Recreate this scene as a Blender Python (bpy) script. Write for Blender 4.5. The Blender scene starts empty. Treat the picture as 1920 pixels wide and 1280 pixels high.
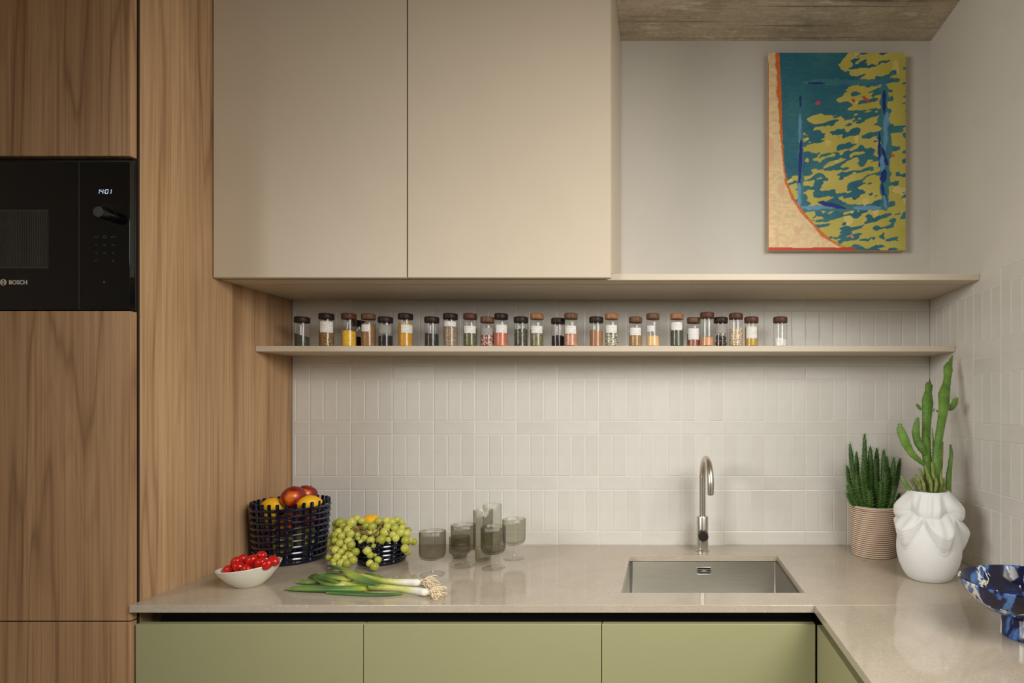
import bpy, bmesh, math, random
import numpy as np
from mathutils import Vector, Matrix, Euler

SC = bpy.context.scene
COL = SC.collection
PI = math.pi
R = math.radians
random.seed(7)

# ------------------------------------------------------------------ camera
DB = 2.157            # camera to back wall (back wall tile face is y = 0)
EYE = 1.409
F = 1100.0
VX, VY = 1252.0, 762.0
cam = bpy.data.cameras.new('camera')
cam.sensor_fit = 'HORIZONTAL'
cam.sensor_width = 36.0
cam.lens = F / 1920.0 * 36.0
cam.shift_x = (960.0 - VX) / 1920.0
cam.shift_y = (VY - 640.0) / 1920.0
cam.clip_start = 0.05
co = bpy.data.objects.new('camera', cam)
co.location = (0, -DB, EYE)
co.rotation_euler = (PI / 2, 0, 0)
COL.objects.link(co)
SC.camera = co

# ------------------------------------------------------------------ world, light, exposure
SC.view_settings.view_transform = 'Standard'
SC.view_settings.look = 'None'
SC.view_settings.gamma = 1.0
SC.view_settings.use_curve_mapping = False
SC.view_settings.exposure = 0.0
SC.cycles.transparent_max_bounces = 40
world = bpy.data.worlds.new('world')
SC.world = world
world.use_nodes = True
world.node_tree.nodes['Background'].inputs[0].default_value = (0.9, 0.95, 1.0, 1)
world.node_tree.nodes['Background'].inputs[1].default_value = 0.3


def area(name, loc, target, sx, sy, power, color, spread):
    l = bpy.data.lights.new(name, 'AREA')
    l.shape = 'RECTANGLE'
    l.size, l.size_y = sx, sy
    l.energy = power
    l.color = color
    l.spread = R(spread)
    o = bpy.data.objects.new(name, l)
    o.location = loc
    d = Vector(target) - Vector(loc)
    o.rotation_euler = d.to_track_quat('-Z', 'Y').to_euler()
    COL.objects.link(o)
    return o


# daylight of the window in the right-hand wall; the left lamp is fill added to brighten the right wall
area('daylight_right', (0.91, -1.95, 2.2), (-0.95, -0.1, 0.72), 1.2, 0.85, 19, (1.0, 0.985, 0.95), 100)
area('fill_left', (-2.25, -2.85, 2.2), (0.9, -1.25, 0.85), 1.3, 0.85, 18.5, (1.0, 0.985, 0.95), 82)


# ------------------------------------------------------------------ helpers
def S(r, g, b):
    def f(c):
        c /= 255.0
        return c / 12.92 if c <= 0.04045 else ((c + 0.055) / 1.055) ** 2.4
    return (f(r), f(g), f(b), 1.0)


def at(px, py, d):
    """pixel + distance -> world point"""
    s = F / d
    return Vector(((px - VX) / s, d - DB, EYE - (py - VY) / s))


def on(px, py, z):
    """pixel on the horizontal plane z -> world point"""
    d = F * (EYE - z) / (py - VY)
    return at(px, py, d)


class NT:
    def __init__(self, name):
        self.m = bpy.data.materials.new(name)
        self.m.use_nodes = True
        self.t = self.m.node_tree
        self.b = self.t.nodes['Principled BSDF']
        self.out = self.t.nodes['Material Output']

    def n(self, typ, **kw):
        nd = self.t.nodes.new(typ)
        for k, v in kw.items():
            setattr(nd, k, v)
        return nd

    def l(self, a, b):
        self.t.links.new(a, b)

    def coord(self, kind='Object', scale=(1, 1, 1), rot=(0, 0, 0), loc=(0, 0, 0)):
        c = self.n('ShaderNodeTexCoord')
        m = self.n('ShaderNodeMapping')
        m.inputs['Scale'].default_value = scale
        m.inputs['Rotation'].default_value = rot
        m.inputs['Location'].default_value = loc
        self.l(c.outputs[kind], m.inputs[0])
        return m.outputs[0]

    def noise(self, vec, scale, detail=4, rough=0.5, dist=0.0):
        nd = self.n('ShaderNodeTexNoise')
        nd.inputs['Scale'].default_value = scale
        nd.inputs['Detail'].default_value = detail
        nd.inputs['Roughness'].default_value = rough
        nd.inputs['Distortion'].default_value = dist
        if vec is not None:
            self.l(vec, nd.inputs['Vector'])
        return nd.outputs['Fac']

    def ramp(self, fac, stops, interp='LINEAR'):
        nd = self.n('ShaderNodeValToRGB')
        nd.color_ramp.interpolation = interp
        e = nd.color_ramp.elements
        while len(e) > 1:
            e.remove(e[-1])
        e[0].position, e[0].color = stops[0]
        for p, c in stops[1:]:
            k = e.new(p)
            k.color = c
        self.l(fac, nd.inputs[0])
        return nd.outputs['Color']

    def mix(self, fac, a, b, mode='MIX'):
        nd = self.n('ShaderNodeMix', data_type='RGBA', blend_type=mode)
        for sock, v in ((nd.inputs[0], fac), (nd.inputs[6], a), (nd.inputs[7], b)):
            if isinstance(v, (int, float)):
                sock.default_value = v
            elif isinstance(v, tuple):
                sock.default_value = v
            else:
                self.l(v, sock)
        return nd.outputs[2]

    def math(self, op, a, b=None):
        nd = self.n('ShaderNodeMath', operation=op)
        for i, v in enumerate((a, b)):
            if v is None:
                continue
            if isinstance(v, (int, float)):
                nd.inputs[i].default_value = v
            else:
                self.l(v, nd.inputs[i])
        return nd.outputs[0]

    def bump(self, h, strength=0.2, dist=0.001):
        nd = self.n('ShaderNodeBump')
        nd.inputs['Strength'].default_value = strength
        nd.inputs['Distance'].default_value = dist
        self.l(h, nd.inputs['Height'])
        self.l(nd.outputs[0], self.b.inputs['Normal'])

    def set(self, color=None, rough=None, metal=None, spec=None, **kw):
        I = self.b.inputs
        if color is not None:
            if isinstance(color, tuple):
                I['Base Color'].default_value = color
            else:
                self.l(color, I['Base Color'])
        if rough is not None:
            if isinstance(rough, (int, float)):
                I['Roughness'].default_value = rough
            else:
                self.l(rough, I['Roughness'])
        if metal is not None:
            I['Metallic'].default_value = metal
        if spec is not None:
            I['Specular IOR Level'].default_value = spec
        for k, v in kw.items():
            I[k].default_value = v
        return self.m


def plain(name, color, rough=0.5, metal=0.0, spec=0.5, vary=0.06, scale=30, bump=0.0, **kw):
    t = NT(name)
    v = t.coord()
    nz = t.noise(v, scale, 4)
    c2 = tuple(min(1, c * (1 - vary)) for c in color[:3]) + (1,)
    c1 = tuple(min(1, c * (1 + vary)) for c in color[:3]) + (1,)
    t.set(t.ramp(nz, [(0.3, c2), (0.7, c1)]), rough, metal, spec, **kw)
    if bump:
        t.bump(nz, bump, 0.001)
    return t.m


def grain_mat(name, colors, scale, rough=0.8, bump=0.5):
    t = NT(name)
    v = t.coord()
    vo = t.n('ShaderNodeTexVoronoi')
    vo.inputs['Scale'].default_value = scale
    t.l(v, vo.inputs['Vector'])
    wn = t.n('ShaderNodeTexWhiteNoise', noise_dimensions='3D')
    t.l(vo.outputs['Position'], wn.inputs['Vector'])
    k = len(colors)
    t.set(t.ramp(wn.outputs['Value'], [(i / k, c) for i, c in enumerate(colors)], 'CONSTANT'), rough)
    t.bump(vo.outputs['Distance'], bump, 0.002)
    return t.m


def wood_mat(name, base, dark, light, scale=1.0, seed=0.0, rough=0.5):
    t = NT(name)
    v = t.coord('Object', (1, 1, 0.055), loc=(seed, seed * 1.7, seed))
    big = t.noise(v, 5.0 * scale, 3, 0.5, 0.4)
    w = t.n('ShaderNodeMath', operation='MULTIPLY')
    t.l(big, w.inputs[0])
    w.inputs[1].default_value = 16.0
    fr = t.n('ShaderNodeMath', operation='PINGPONG')
    t.l(w.outputs[0], fr.inputs[0])
    fr.inputs[1].default_value = 1.0
    rings = t.ramp(fr.outputs[0], [(0.0, dark), (0.22, base), (0.75, light), (1.0, base)])
    v2 = t.coord('Object', (1, 1, 0.012), loc=(seed, 3 + seed, seed))
    fine = t.noise(v2, 170 * scale, 3, 0.65)
    finec = t.ramp(fine, [(0.3, (0.62, 0.58, 0.55, 1)), (0.55, (1, 1, 1, 1)), (0.8, (1.12, 1.1, 1.08, 1))])
    v3 = t.coord('Object', (1, 1, 0.03), loc=(seed, 9, seed))
    br = t.noise(v3, 9 * scale, 2)
    bc = t.ramp(br, [(0.3, (0.84, 0.82, 0.80, 1)), (0.7, (1.1, 1.1, 1.1, 1))])
    c = t.mix(0.7, base, rings)
    c = t.mix(0.75, c, finec, 'MULTIPLY')
    c = t.mix(0.9, c, bc, 'MULTIPLY')
    t.set(c, rough, spec=0.3)
    t.bump(fine, 0.08, 0.0006)
    return t.m


# ------------------------------------------------------------------ mesh building
ORIG = {}


class MB:
    def __init__(self):
        self.v, self.f, self.mi = [], [], []

    def add(self, vs, fs, mi=0):
        o = len(self.v)
        self.v += [tuple(p) for p in vs]
        self.f += [tuple(i + o for i in f) for f in fs]
        self.mi += [mi] * len(fs)
        return self

    def box(self, x0, x1, y0, y1, z0, z1, mi=0):
        vs = [(x, y, z) for z in (z0, z1) for y in (y0, y1) for x in (x0, x1)]
        return self.add(vs, [(0, 2, 3, 1), (4, 5, 7, 6), (0, 1, 5, 4), (2, 6, 7, 3), (0, 4, 6, 2), (1, 3, 7, 5)], mi)

    def lathe(self, prof, c=(0, 0, 0), n=48, mi=0, fn=None, mis=None):
        """profile list of (r,z); r==0 ends make poles; fn(theta, r, z)->(r,z)"""
        vs, fs, ms = [], [], []
        rows = []
        for r, z in prof:
            if r < 1e-7:
                rows.append([len(vs)])
                vs.append((c[0], c[1], c[2] + z))
            else:
                row = []
                for k in range(n):
                    th = 2 * PI * k / n
                    rr, zz = (r, z) if fn is None else fn(th, r, z)
                    row.append(len(vs))
                    vs.append((c[0] + rr * math.cos(th), c[1] + rr * math.sin(th), c[2] + zz))
                rows.append(row)
        for i in range(len(rows) - 1):
            a, b = rows[i], rows[i + 1]
            m = mi if mis is None else mis[i]
            for k in range(n):
                k2 = (k + 1) % n
                if len(a) == 1 and len(b) == 1:
                    continue
                if len(a) == 1:
                    fs.append((a[0], b[k2], b[k]))
                elif len(b) == 1:
                    fs.append((a[k], a[k2], b[0]))
                else:
                    fs.append((a[k], a[k2], b[k2], b[k]))
                ms.append(m)
        o = len(self.v)
        self.v += vs
        self.f += [tuple(i + o for i in f) for f in fs]
        self.mi += ms
        return self

    def tube(self, pts, rad, n=10, mi=0, flat=1.0, up=None, cap=True, closed=False):
        """swept ellipse: rad list or number; flat = ratio of second axis"""
        pts = [Vector(p) for p in pts]
        m = len(pts)
        if not hasattr(rad, '__len__'):
            rad = [rad] * m
        flats = flat if hasattr(flat, '__len__') else [flat] * m
        vs, fs = [], []
        prev = None
        for i, p in enumerate(pts):
            if closed:
                tdir = (pts[(i + 1) % m] - pts[i - 1]).normalized()
            else:
                tdir = (pts[min(i + 1, m - 1)] - pts[max(i - 1, 0)]).normalized()
            if up is not None:
                a = Vector(up) - tdir * Vector(up).dot(tdir)
                if a.length < 1e-4:
                    a = tdir.orthogonal()
            elif prev is None:
                a = tdir.orthogonal()
            else:
                a = prev - tdir * prev.dot(tdir)
            a.normalize()
            prev = a
            b = tdir.cross(a)
            for k in range(n):
                th = 2 * PI * k / n
                vs.append(p + b * (rad[i] * math.cos(th)) + a * (rad[i] * flats[i] * math.sin(th)))
        rng = m if closed else m - 1
        for i in range(rng):
            for k in range(n):
                k2 = (k + 1) % n
                i2 = (i + 1) % m
                fs.append((i * n + k, i * n + k2, i2 * n + k2, i2 * n + k))
        if cap and not closed:
            fs.append(tuple(reversed(range(n))))
            fs.append(tuple(range((m - 1) * n, m * n)))
        return self.add(vs, fs, mi)

    def sphere(self, c, r, seg=16, rings=10, mi=0, rot=None, fn=None):
        if not hasattr(r, '__len__'):
            r = (r, r, r)
        M = (rot or Euler((0, 0, 0))).to_matrix()
        vs, fs = [], []
        rows = []
        for i in range(rings + 1):
            ph = PI * i / rings
            row = []
            for k in range(1 if i in (0, rings) else seg):
                th = 2 * PI * k / seg
                u = Vector((math.sin(ph) * math.cos(th), math.sin(ph) * math.sin(th), math.cos(ph)))
                q = u if fn is None else fn(u)
                row.append(len(vs))
                vs.append(Vector(c) + M @ Vector((q.x * r[0], q.y * r[1], q.z * r[2])))
            rows.append(row)
        for i in range(rings):
            a, b = rows[i], rows[i + 1]
            for k in range(seg):
                k2 = (k + 1) % seg
                if len(a) == 1:
                    fs.append((a[0], b[k], b[k2]))
                elif len(b) == 1:
                    fs.append((a[k], b[0], a[k2]))
                else:
                    fs.append((a[k], b[k], b[k2], a[k2]))
        return self.add(vs, fs, mi)

    def cells(self, xs, ys, z0, z1, keep, mi=0):
        """flat slab made of grid cells, e.g. with a hole; shared vertices"""
        idx = {}
        vs, fs = [], []

        def V(i, j, k):
            key = (i, j, k)
            if key not in idx:
                idx[key] = len(vs)
                vs.append((xs[i], ys[j], (z0, z1)[k]))
            return idx[key]
        ok = {(i, j) for i in range(len(xs) - 1) for j in range(len(ys) - 1) if keep(i, j)}
        for i, j in ok:
            fs.append((V(i, j, 1), V(i + 1, j, 1), V(i + 1, j + 1, 1), V(i, j + 1, 1)))
            fs.append((V(i, j, 0), V(i, j + 1, 0), V(i + 1, j + 1, 0), V(i + 1, j, 0)))
            if (i - 1, j) not in ok:
                fs.append((V(i, j, 0), V(i, j, 1), V(i, j + 1, 1), V(i, j + 1, 0)))
            if (i + 1, j) not in ok:
                fs.append((V(i + 1, j, 0), V(i + 1, j + 1, 0), V(i + 1, j + 1, 1), V(i + 1, j, 1)))
            if (i, j - 1) not in ok:
                fs.append((V(i, j, 0), V(i + 1, j, 0), V(i + 1, j, 1), V(i, j, 1)))
            if (i, j + 1) not in ok:
                fs.append((V(i, j + 1, 0), V(i, j + 1, 1), V(i + 1, j + 1, 1), V(i + 1, j + 1, 0)))
        return self.add(vs, fs, mi)

    def mesh(self, name, mats, o=(0, 0, 0), smooth=True, angle=40):
        me = bpy.data.meshes.new(name)
        ox, oy, oz = o
        me.from_pydata([(x - ox, y - oy, z - oz) for x, y, z in self.v], [], self.f)
        for m in mats:
            me.materials.append(m)
        if len(mats) > 1:
            me.polygons.foreach_set('material_index', self.mi)
        if smooth:
            me.polygons.foreach_set('use_smooth', [True] * len(me.polygons))
            me.set_sharp_from_angle(angle=R(angle))
        me.update()
        return me

    def build(self, name, mats, parent=None, origin=None, smooth=True, angle=40, bevel=0.0, segs=2):
        if not isinstance(mats, (list, tuple)):
            mats = [mats]
        o = ORIG[parent.name] if parent is not None else (origin or (0, 0, 0))
        me = self.mesh(name, mats, o, smooth, angle)
        ob = bpy.data.objects.new(name, me)
        COL.objects.link(ob)
        if parent is not None:
            ob.parent = parent
        else:
            ob.location = o
        ORIG[ob.name] = o
        if bevel:
            md = ob.modifiers.new('bevel', 'BEVEL')
            md.width = bevel
            md.segments = segs
            md.limit_method = 'ANGLE'
            md.angle_limit = R(50)
        return ob


def tag(o, label=None, cat=None, group=None, kind=None):
    for k, v in (('label', label), ('category', cat), ('group', group), ('kind', kind)):
        if v:
            o[k] = v
    return o


def thing(name, loc, label, cat, group=None):
    o = bpy.data.objects.new(name, None)
    o.empty_display_size = 0.05
    o.location = loc
    COL.objects.link(o)
    ORIG[o.name] = tuple(loc)
    return tag(o, label, cat, group)


def dup_obj(src, name, parent, loc, rot=(0, 0, 0)):
    c = src.copy()
    c.name = name
    COL.objects.link(c)
    c.parent = parent
    c.location = loc
    c.rotation_euler = rot
    return c


def catmull(pts, k=6):
    P = [Vector(p) for p in pts]
    P = [P[0] * 2 - P[1]] + P + [P[-1] * 2 - P[-2]]
    out = []
    for i in range(1, len(P) - 2):
        a, b, c, d = P[i - 1:i + 3]
        for j in range(k):
            t = j / k
            out.append(0.5 * ((2 * b) + (c - a) * t + (2 * a - 5 * b + 4 * c - d) * t * t + (3 * b - a - 3 * c + d) * t ** 3))
    out.append(P[-2])
    return out


def lerp_list(vals, n):
    out = []
    for i in range(n):
        t = i / (n - 1) * (len(vals) - 1)
        k = min(int(t), len(vals) - 2)
        out.append(vals[k] * (1 - (t - k)) + vals[k + 1] * (t - k))
    return out


# ------------------------------------------------------------------ materials
M = {}
M['wood'] = wood_mat('walnut_veneer', S(182, 146, 108), S(146, 110, 76), S(194, 158, 119), 1.0, 0.0)
M['wood_door'] = wood_mat('walnut_veneer_door', S(174, 136, 99), S(137, 102, 70), S(186, 148, 110), 1.0, 4.3)  # same veneer as the panel, colour toned down for the dimmer door fronts
M['cashmere'] = plain('cashmere_lacquer', S(206, 191, 169), 0.42, vary=0.012, scale=8, spec=0.4)
M['green'] = plain('sage_green_lacquer', S(158, 156, 116), 0.45, vary=0.012, scale=8, spec=0.4)
M['black'] = plain('black_anodised', S(14, 13, 12), 0.5, vary=0.1)
M['gap'] = plain('dark_gap_shade', S(44, 30, 20), 0.8)  # brown that stands in for the shade between door and panel
M['carcass'] = plain('carcass_board', S(120, 112, 100), 0.7)
M['paint'] = plain('wall_paint', S(217, 212, 202), 0.85, vary=0.02, scale=6)
M['grout'] = plain('grout', S(222, 217, 207), 0.85, vary=0.03, scale=60)
M['floor'] = plain('floor_screed', S(186, 176, 162), 0.5, vary=0.1, scale=3)
M['paint_far'] = plain('wall_paint_far', S(196, 188, 176), 0.85, vary=0.03, scale=5)
M['white_paint'] = plain('frame_paint', S(210, 205, 198), 0.5)

t = NT('glazed_tile')
oi = t.n('ShaderNodeObjectInfo')
base = t.ramp(oi.outputs['Random'], [(0.0, S(211, 206, 197)), (0.5, S(214, 210, 201)), (1.0, S(217, 213, 205))])
v = t.coord('Object', (1, 1, 1))
nz = t.noise(v, 22, 2)
t.set(t.mix(0.25, base, t.ramp(nz, [(0.3, S(205, 200, 190)), (0.7, S(221, 217, 210))])), 0.28, spec=0.45)
t.bump(nz, 0.25, 0.004)
M['tile'] = t.m

t = NT('concrete_ceiling')
v = t.coord('Object', (0.35, 3.0, 1))
streak = t.noise(v, 9, 6, 0.6, 0.3)
v2 = t.coord('Object', (1, 1, 1))
blot = t.noise(v2, 4.0, 5, 0.6)
fine = t.noise(v2, 60, 4, 0.7)
c = t.ramp(streak, [(0.25, S(158, 144, 124)), (0.5, S(204, 190, 168)), (0.75, S(226, 214, 194))])
c = t.mix(0.5, c, t.ramp(blot, [(0.3, S(168, 152, 130)), (0.7, S(218, 206, 186))]))
c = t.mix(0.5, c, t.ramp(fine, [(0.3, (0.6, 0.58, 0.55, 1)), (0.6, (1.08, 1.08, 1.08, 1))]), 'MULTIPLY')
ln_ = t.noise(t.coord('Object', (0.12, 9, 1)), 7, 3, 0.6)
c = t.mix(t.ramp(ln_, [(0.34, (0.75, 0.75, 0.75, 1)), (0.42, (0, 0, 0, 1))]), c, S(96, 82, 66))
wh = t.noise(t.coord('Object', (0.5, 2, 1), loc=(7, 0, 0)), 16, 5, 0.7)
c = t.mix(t.ramp(wh, [(0.56, (0, 0, 0, 1)), (0.66, (0.75, 0.75, 0.75, 1))]), c, S(232, 222, 206))
gm = t.noise(t.coord('Object', (1.2, 4, 1), loc=(3, 1, 0)), 3.2, 3)
c = t.mix(t.ramp(gm, [(0.64, (0, 0, 0, 1)), (0.72, (0.55, 0.55, 0.55, 1))]), c, S(92, 100, 78))
t.set(c, 0.9)
t.bump(streak, 0.4, 0.006)
M['concrete'] = t.m

t = NT('quartz_worktop')
v = t.coord()
a = t.noise(v, 420, 3, 0.7)
b = t.noise(v, 14, 5, 0.6)
dd = t.noise(t.coord('Object', (1, 1.4, 1), loc=(5, 2, 0)), 34, 6, 0.72, 1.2)
c = t.ramp(b, [(0.3, S(176, 163, 145)), (0.7, S(189, 176, 158))])
c = t.mix(0.35, c, t.ramp(a, [(0.35, S(150, 137, 119)), (0.55, S(188, 175, 157)), (0.72, S(218, 207, 190))]))
c = t.mix(t.ramp(dd, [(0.60, (0, 0, 0, 1)), (0.70, (0.5, 0.5, 0.5, 1))]), c, S(214, 203, 187))
t.set(c, 0.075, spec=0.6)
M['quartz'] = t.m


def steel(name, rough=0.24, col=(190, 184, 174), axis='x'):
    t = NT(name)
    sc = {'x': (0.02, 1, 1), 'z': (1, 1, 0.02)}[axis]
    nz = t.noise(t.coord('Object', sc), 700, 2, 0.6)
    t.set(t.ramp(nz, [(0.3, tuple(q * 0.86 for q in S(*col)[:3]) + (1,)), (0.7, S(*col))]), rough, 1.0)
    t.bump(nz, 0.06, 0.0004)
    return t.m


M['steel'] = steel('brushed_steel', 0.3, (222, 220, 212))
M['steel_tap'] = steel('brushed_steel_tap', 0.33, (214, 207, 196), 'z')
M['steel_dark'] = plain('dark_steel', S(92, 88, 82), 0.35, 1.0)
M['gloss_black'] = plain('black_glass', S(9, 9, 9), 0.04, vary=0.02, spec=0.5)
M['knob'] = plain('knob_black', S(9, 9, 9), 0.3, vary=0.05)
M['window_black'] = plain('tinted_oven_window', S(58, 56, 51), 0.12, vary=0.05, spec=0.5)
M['seam'] = plain('seam_grey', S(44, 46, 46), 0.3)
M['print'] = plain('grey_print', S(62, 62, 60), 0.5)
M['logo'] = plain('logo_print', S(214, 202, 184), 0.45)
t = NT('clock_digits')
t.set(S(190, 215, 235), 0.5)
t.b.inputs['Emission Color'].default_value = (0.62, 0.8, 1.0, 1)
t.b.inputs['Emission Strength'].default_value = 0.75
M['digits'] = t.m


def thin_glass(name, tint, edge, gloss=1.0, rough=0.02):
    t = NT(name)
    tr = t.n('ShaderNodeBsdfTransparent')
    gl = t.n('ShaderNodeBsdfGlossy')
    gl.inputs['Roughness'].default_value = rough
    lw = t.n('ShaderNodeLayerWeight')
    lw.inputs['Blend'].default_value = 0.5
    t.l(t.ramp(lw.outputs['Facing'], [(0.0, tint), (0.5, tint), (0.92, edge)]), tr.inputs['Color'])
    # Schlick reflection, the same from both sides of the thin wall
    fr = t.math('ADD', t.math('MULTIPLY', t.math('POWER', lw.outputs['Facing'], 5.0), 0.8), 0.04)
    mx = t.n('ShaderNodeMixShader')
    t.l(t.math('MULTIPLY', fr, gloss), mx.inputs[0])
    t.l(tr.outputs[0], mx.inputs[1])
    t.l(gl.outputs[0], mx.inputs[2])
    t.l(mx.outputs[0], t.out.inputs['Surface'])
    return t.m


M['jar_glass'] = thin_glass('jar_glass', (0.975, 0.98, 0.975, 1), (0.80, 0.82, 0.80, 1), 0.8)
M['smoke'] = thin_glass('smoked_glass', (0.80, 0.79, 0.745, 1), (0.52, 0.52, 0.47, 1), 0.9)
M['smoke_light'] = thin_glass('smoked_glass_light', (0.86, 0.855, 0.815, 1), (0.60, 0.60, 0.55, 1), 0.9)
M['clear'] = thin_glass('clear_glass', (0.985, 0.985, 0.98, 1), (0.88, 0.88, 0.86, 1), 1.25)

M['lid_dark'] = wood_mat('lid_dark_wood', S(48, 33, 28), S(30, 20, 17), S(58, 40, 33), 8, 1)
M['lid_red'] = wood_mat('lid_red_wood', S(92, 56, 44), S(64, 36, 28), S(108, 68, 54), 8, 2)
M['lid_mid'] = wood_mat('lid_mid_wood', S(108, 76, 54), S(76, 50, 34), S(128, 92, 66), 8, 3)
M['lid_light'] = wood_mat('lid_light_wood', S(158, 110, 76), S(112, 74, 48), S(182, 132, 94), 8, 5)
t = NT('paper_label')
v = t.coord('Object', (1, 1, 1))
sep = t.n('ShaderNodeSeparateXYZ')
t.l(v, sep.inputs[0])
ln = t.math('FRACT', t.math('MULTIPLY', sep.outputs['Z'], 260.0))
lnm = t.math('GREATER_THAN', ln, 0.62)
wd = t.math('GREATER_THAN', t.noise(t.coord('Object', (1, 1, 0.6)), 420, 2), 0.44)
lm = t.math('MULTIPLY', t.math('MULTIPLY', lnm, wd), 0.55)
t.set(t.mix(lm, S(236, 232, 224), S(84, 80, 78)), 0.7)
M['label'] = t.m
M['label_shaded'] = plain('paper_label_shaded', S(150, 144, 136), 0.7, vary=0.18, scale=420)  # copy of the paper label with shading put into its colour

M['navy'] = plain('navy_glaze', S(12, 15, 36), 0.12, vary=0.25, scale=40, spec=0.6)
M['cream'] = plain('cream_stoneware', S(228, 223, 206), 0.45, vary=0.03, scale=40)
M['white_clay'] = plain('white_printed_clay', S(228, 227, 225), 0.7, vary=0.01, scale=40)
M['tomato'] = plain('tomato_skin', S(186, 16, 10), 0.24, vary=0.18, scale=25, spec=0.5)
M['calyx'] = plain('tomato_scar', S(120, 90, 40), 0.7)


def fruit(name, stops, scale, rough, bump=0.0, bscale=200):
    t = NT(name)
    nz = t.noise(t.coord('Object'), scale, 3, 0.5)
    t.set(t.ramp(nz, stops), rough)
    if bump:
        t.bump(t.noise(t.coord('Object'), bscale, 2), bump, 0.001)
    return t.m


M['lemon'] = fruit('lemon_peel', [(0.3, S(232, 168, 14)), (0.7, S(246, 192, 26))], 18, 0.38, 0.3, 260)
M['nectarine'] = fruit('nectarine_skin', [(0.36, S(84, 10, 18)), (0.54, S(140, 22, 20)), (0.62, S(214, 96, 26)), (0.74, S(240, 160, 48))], 15, 0.3)
M['pear'] = fruit('pale_pear_skin', [(0.3, S(190, 176, 66)), (0.7, S(216, 204, 104))], 20, 0.4)
t = NT('grape_skin')
oi = t.n('ShaderNodeObjectInfo')
gc = t.ramp(oi.outputs['Random'], [(0.0, S(150, 152, 48)), (0.5, S(178, 180, 72)), (1.0, S(200, 196, 96))])
nz = t.noise(t.coord('Object'), 160, 3)
t.set(t.mix(t.ramp(nz, [(0.45, (0, 0, 0, 1)), (0.75, (0.35, 0.35, 0.35, 1))]), gc, S(200, 198, 120)), 0.3, spec=0.45)
t.b.inputs['Subsurface Weight'].default_value = 0.35
t.b.inputs['Subsurface Radius'].default_value = (0.6, 0.7, 0.2)
t.b.inputs['Subsurface Scale'].default_value = 0.008
M['grape'] = t.m
M['grape_stem'] = plain('grape_stem', S(128, 100, 54), 0.7, vary=0.3, scale=200)
M['soil'] = plain('potting_soil', S(38, 30, 22), 0.95, vary=0.4, scale=150)
M['euph'] = fruit('succulent_green', [(0.3, S(44, 72, 26)), (0.7, S(68, 102, 38))], 60, 0.5)
M['euph_leaf'] = fruit('succulent_leaf', [(0.3, S(78, 116, 46)), (0.7, S(124, 162, 82))], 60, 0.5)
t = NT('cactus_green')
vo = t.n('ShaderNodeTexVoronoi')
vo.inputs['Scale'].default_value = 130
t.l(t.coord('Object'), vo.inputs['Vector'])
nz = t.noise(t.coord('Object'), 22, 4)
c = t.ramp(nz, [(0.3, S(70, 112, 36)), (0.7, S(112, 148, 56))])
c = t.mix(t.ramp(vo.outputs['Distance'], [(0.0, (0.7, 0.7, 0.7, 1)), (0.22, (0, 0, 0, 1))]), c, S(136, 166, 84))
t.set(c, 0.5)
t.bump(vo.outputs['Distance'], 0.35, 0.003)
M['cactus'] = t.m
M['cactus_young'] = fruit('cactus_young', [(0.3, S(96, 116, 44)), (0.7, S(140, 148, 72))], 80, 0.6)
M['spine'] = plain('cactus_spine', S(104, 92, 52), 0.7)
M['dry'] = plain('dried_tip', S(66, 58, 42), 0.8)
M['rope_light'] = plain('cotton_rope_cream', S(222, 201, 178), 0.9, vary=0.10, scale=260)
M['rope_dark'] = plain('cotton_rope_brown', S(128, 92, 72), 0.9, vary=0.14, scale=260)
t = NT('marbled_blue_glaze')
v = t.coord('Object', (1.5, 1.5, 0.3))
n1 = t.noise(v, 15, 5, 0.62, 0.7)
n2 = t.noise(t.coord('Object', (1, 1, 0.5), loc=(4, 2, 7)), 15, 4, 0.6, 1.0)
c = t.ramp(n2, [(0.40, S(8, 11, 30)), (0.49, S(14, 24, 72)), (0.54, S(66, 106, 164)), (0.60, S(84, 124, 180)), (0.66, S(14, 24, 68))])
c = t.mix(t.ramp(n1, [(0.55, (0, 0, 0, 1)), (0.575, (1, 1, 1, 1)), (0.61, (1, 1, 1, 1)), (0.635, (0, 0, 0, 1))]), c, S(222, 216, 200))
t.set(c, 0.08, spec=0.6)
M['marble'] = t.m
t = NT('onion_skin')
at_ = t.n('ShaderNodeVertexColor', layer_name='tint')
v = t.coord('Object')
nz = t.noise(v, 130, 4, 0.6)
t.set(t.mix(0.5, at_.outputs['Color'], t.ramp(nz, [(0.3, (0.8, 0.8, 0.8, 1)), (0.7, (1.12, 1.12, 1.1, 1))]), 'MULTIPLY'), 0.32)
M['onion'] = t.m
M['root'] = plain('onion_roots', S(236, 218, 184), 0.8, vary=0.15, scale=200)
t = NT('painted_canvas')
at_ = t.n('ShaderNodeVertexColor', layer_name='paint')
nz = t.noise(t.coord('Object', (1, 1, 1)), 240, 4, 0.7)
t.set(t.mix(0.25, at_.outputs['Color'], t.ramp(nz, [(0.3, (0.8, 0.8, 0.8, 1)), (0.7, (1.2, 1.2, 1.2, 1))]), 'MULTIPLY'), 0.55)
t.bump(nz, 0.3, 0.001)
M['canvas'] = t.m
M['canvas_edge'] = plain('canvas_edge', S(204, 178, 150), 0.8, vary=0.15, scale=40)

# ------------------------------------------------------------------ the room
XL, XR = -1.382, 0.9637        # wooden panel face / right wall face
ZC = 2.756                     # ceiling
ZT = 0.90                      # worktop top
TZ = 1.8145                    # top of the tiling
XW = -2.4                      # left wall
YR = -4.6                      # rear wall
P = 0.152                      # tile pitch
G = 0.0507

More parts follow.
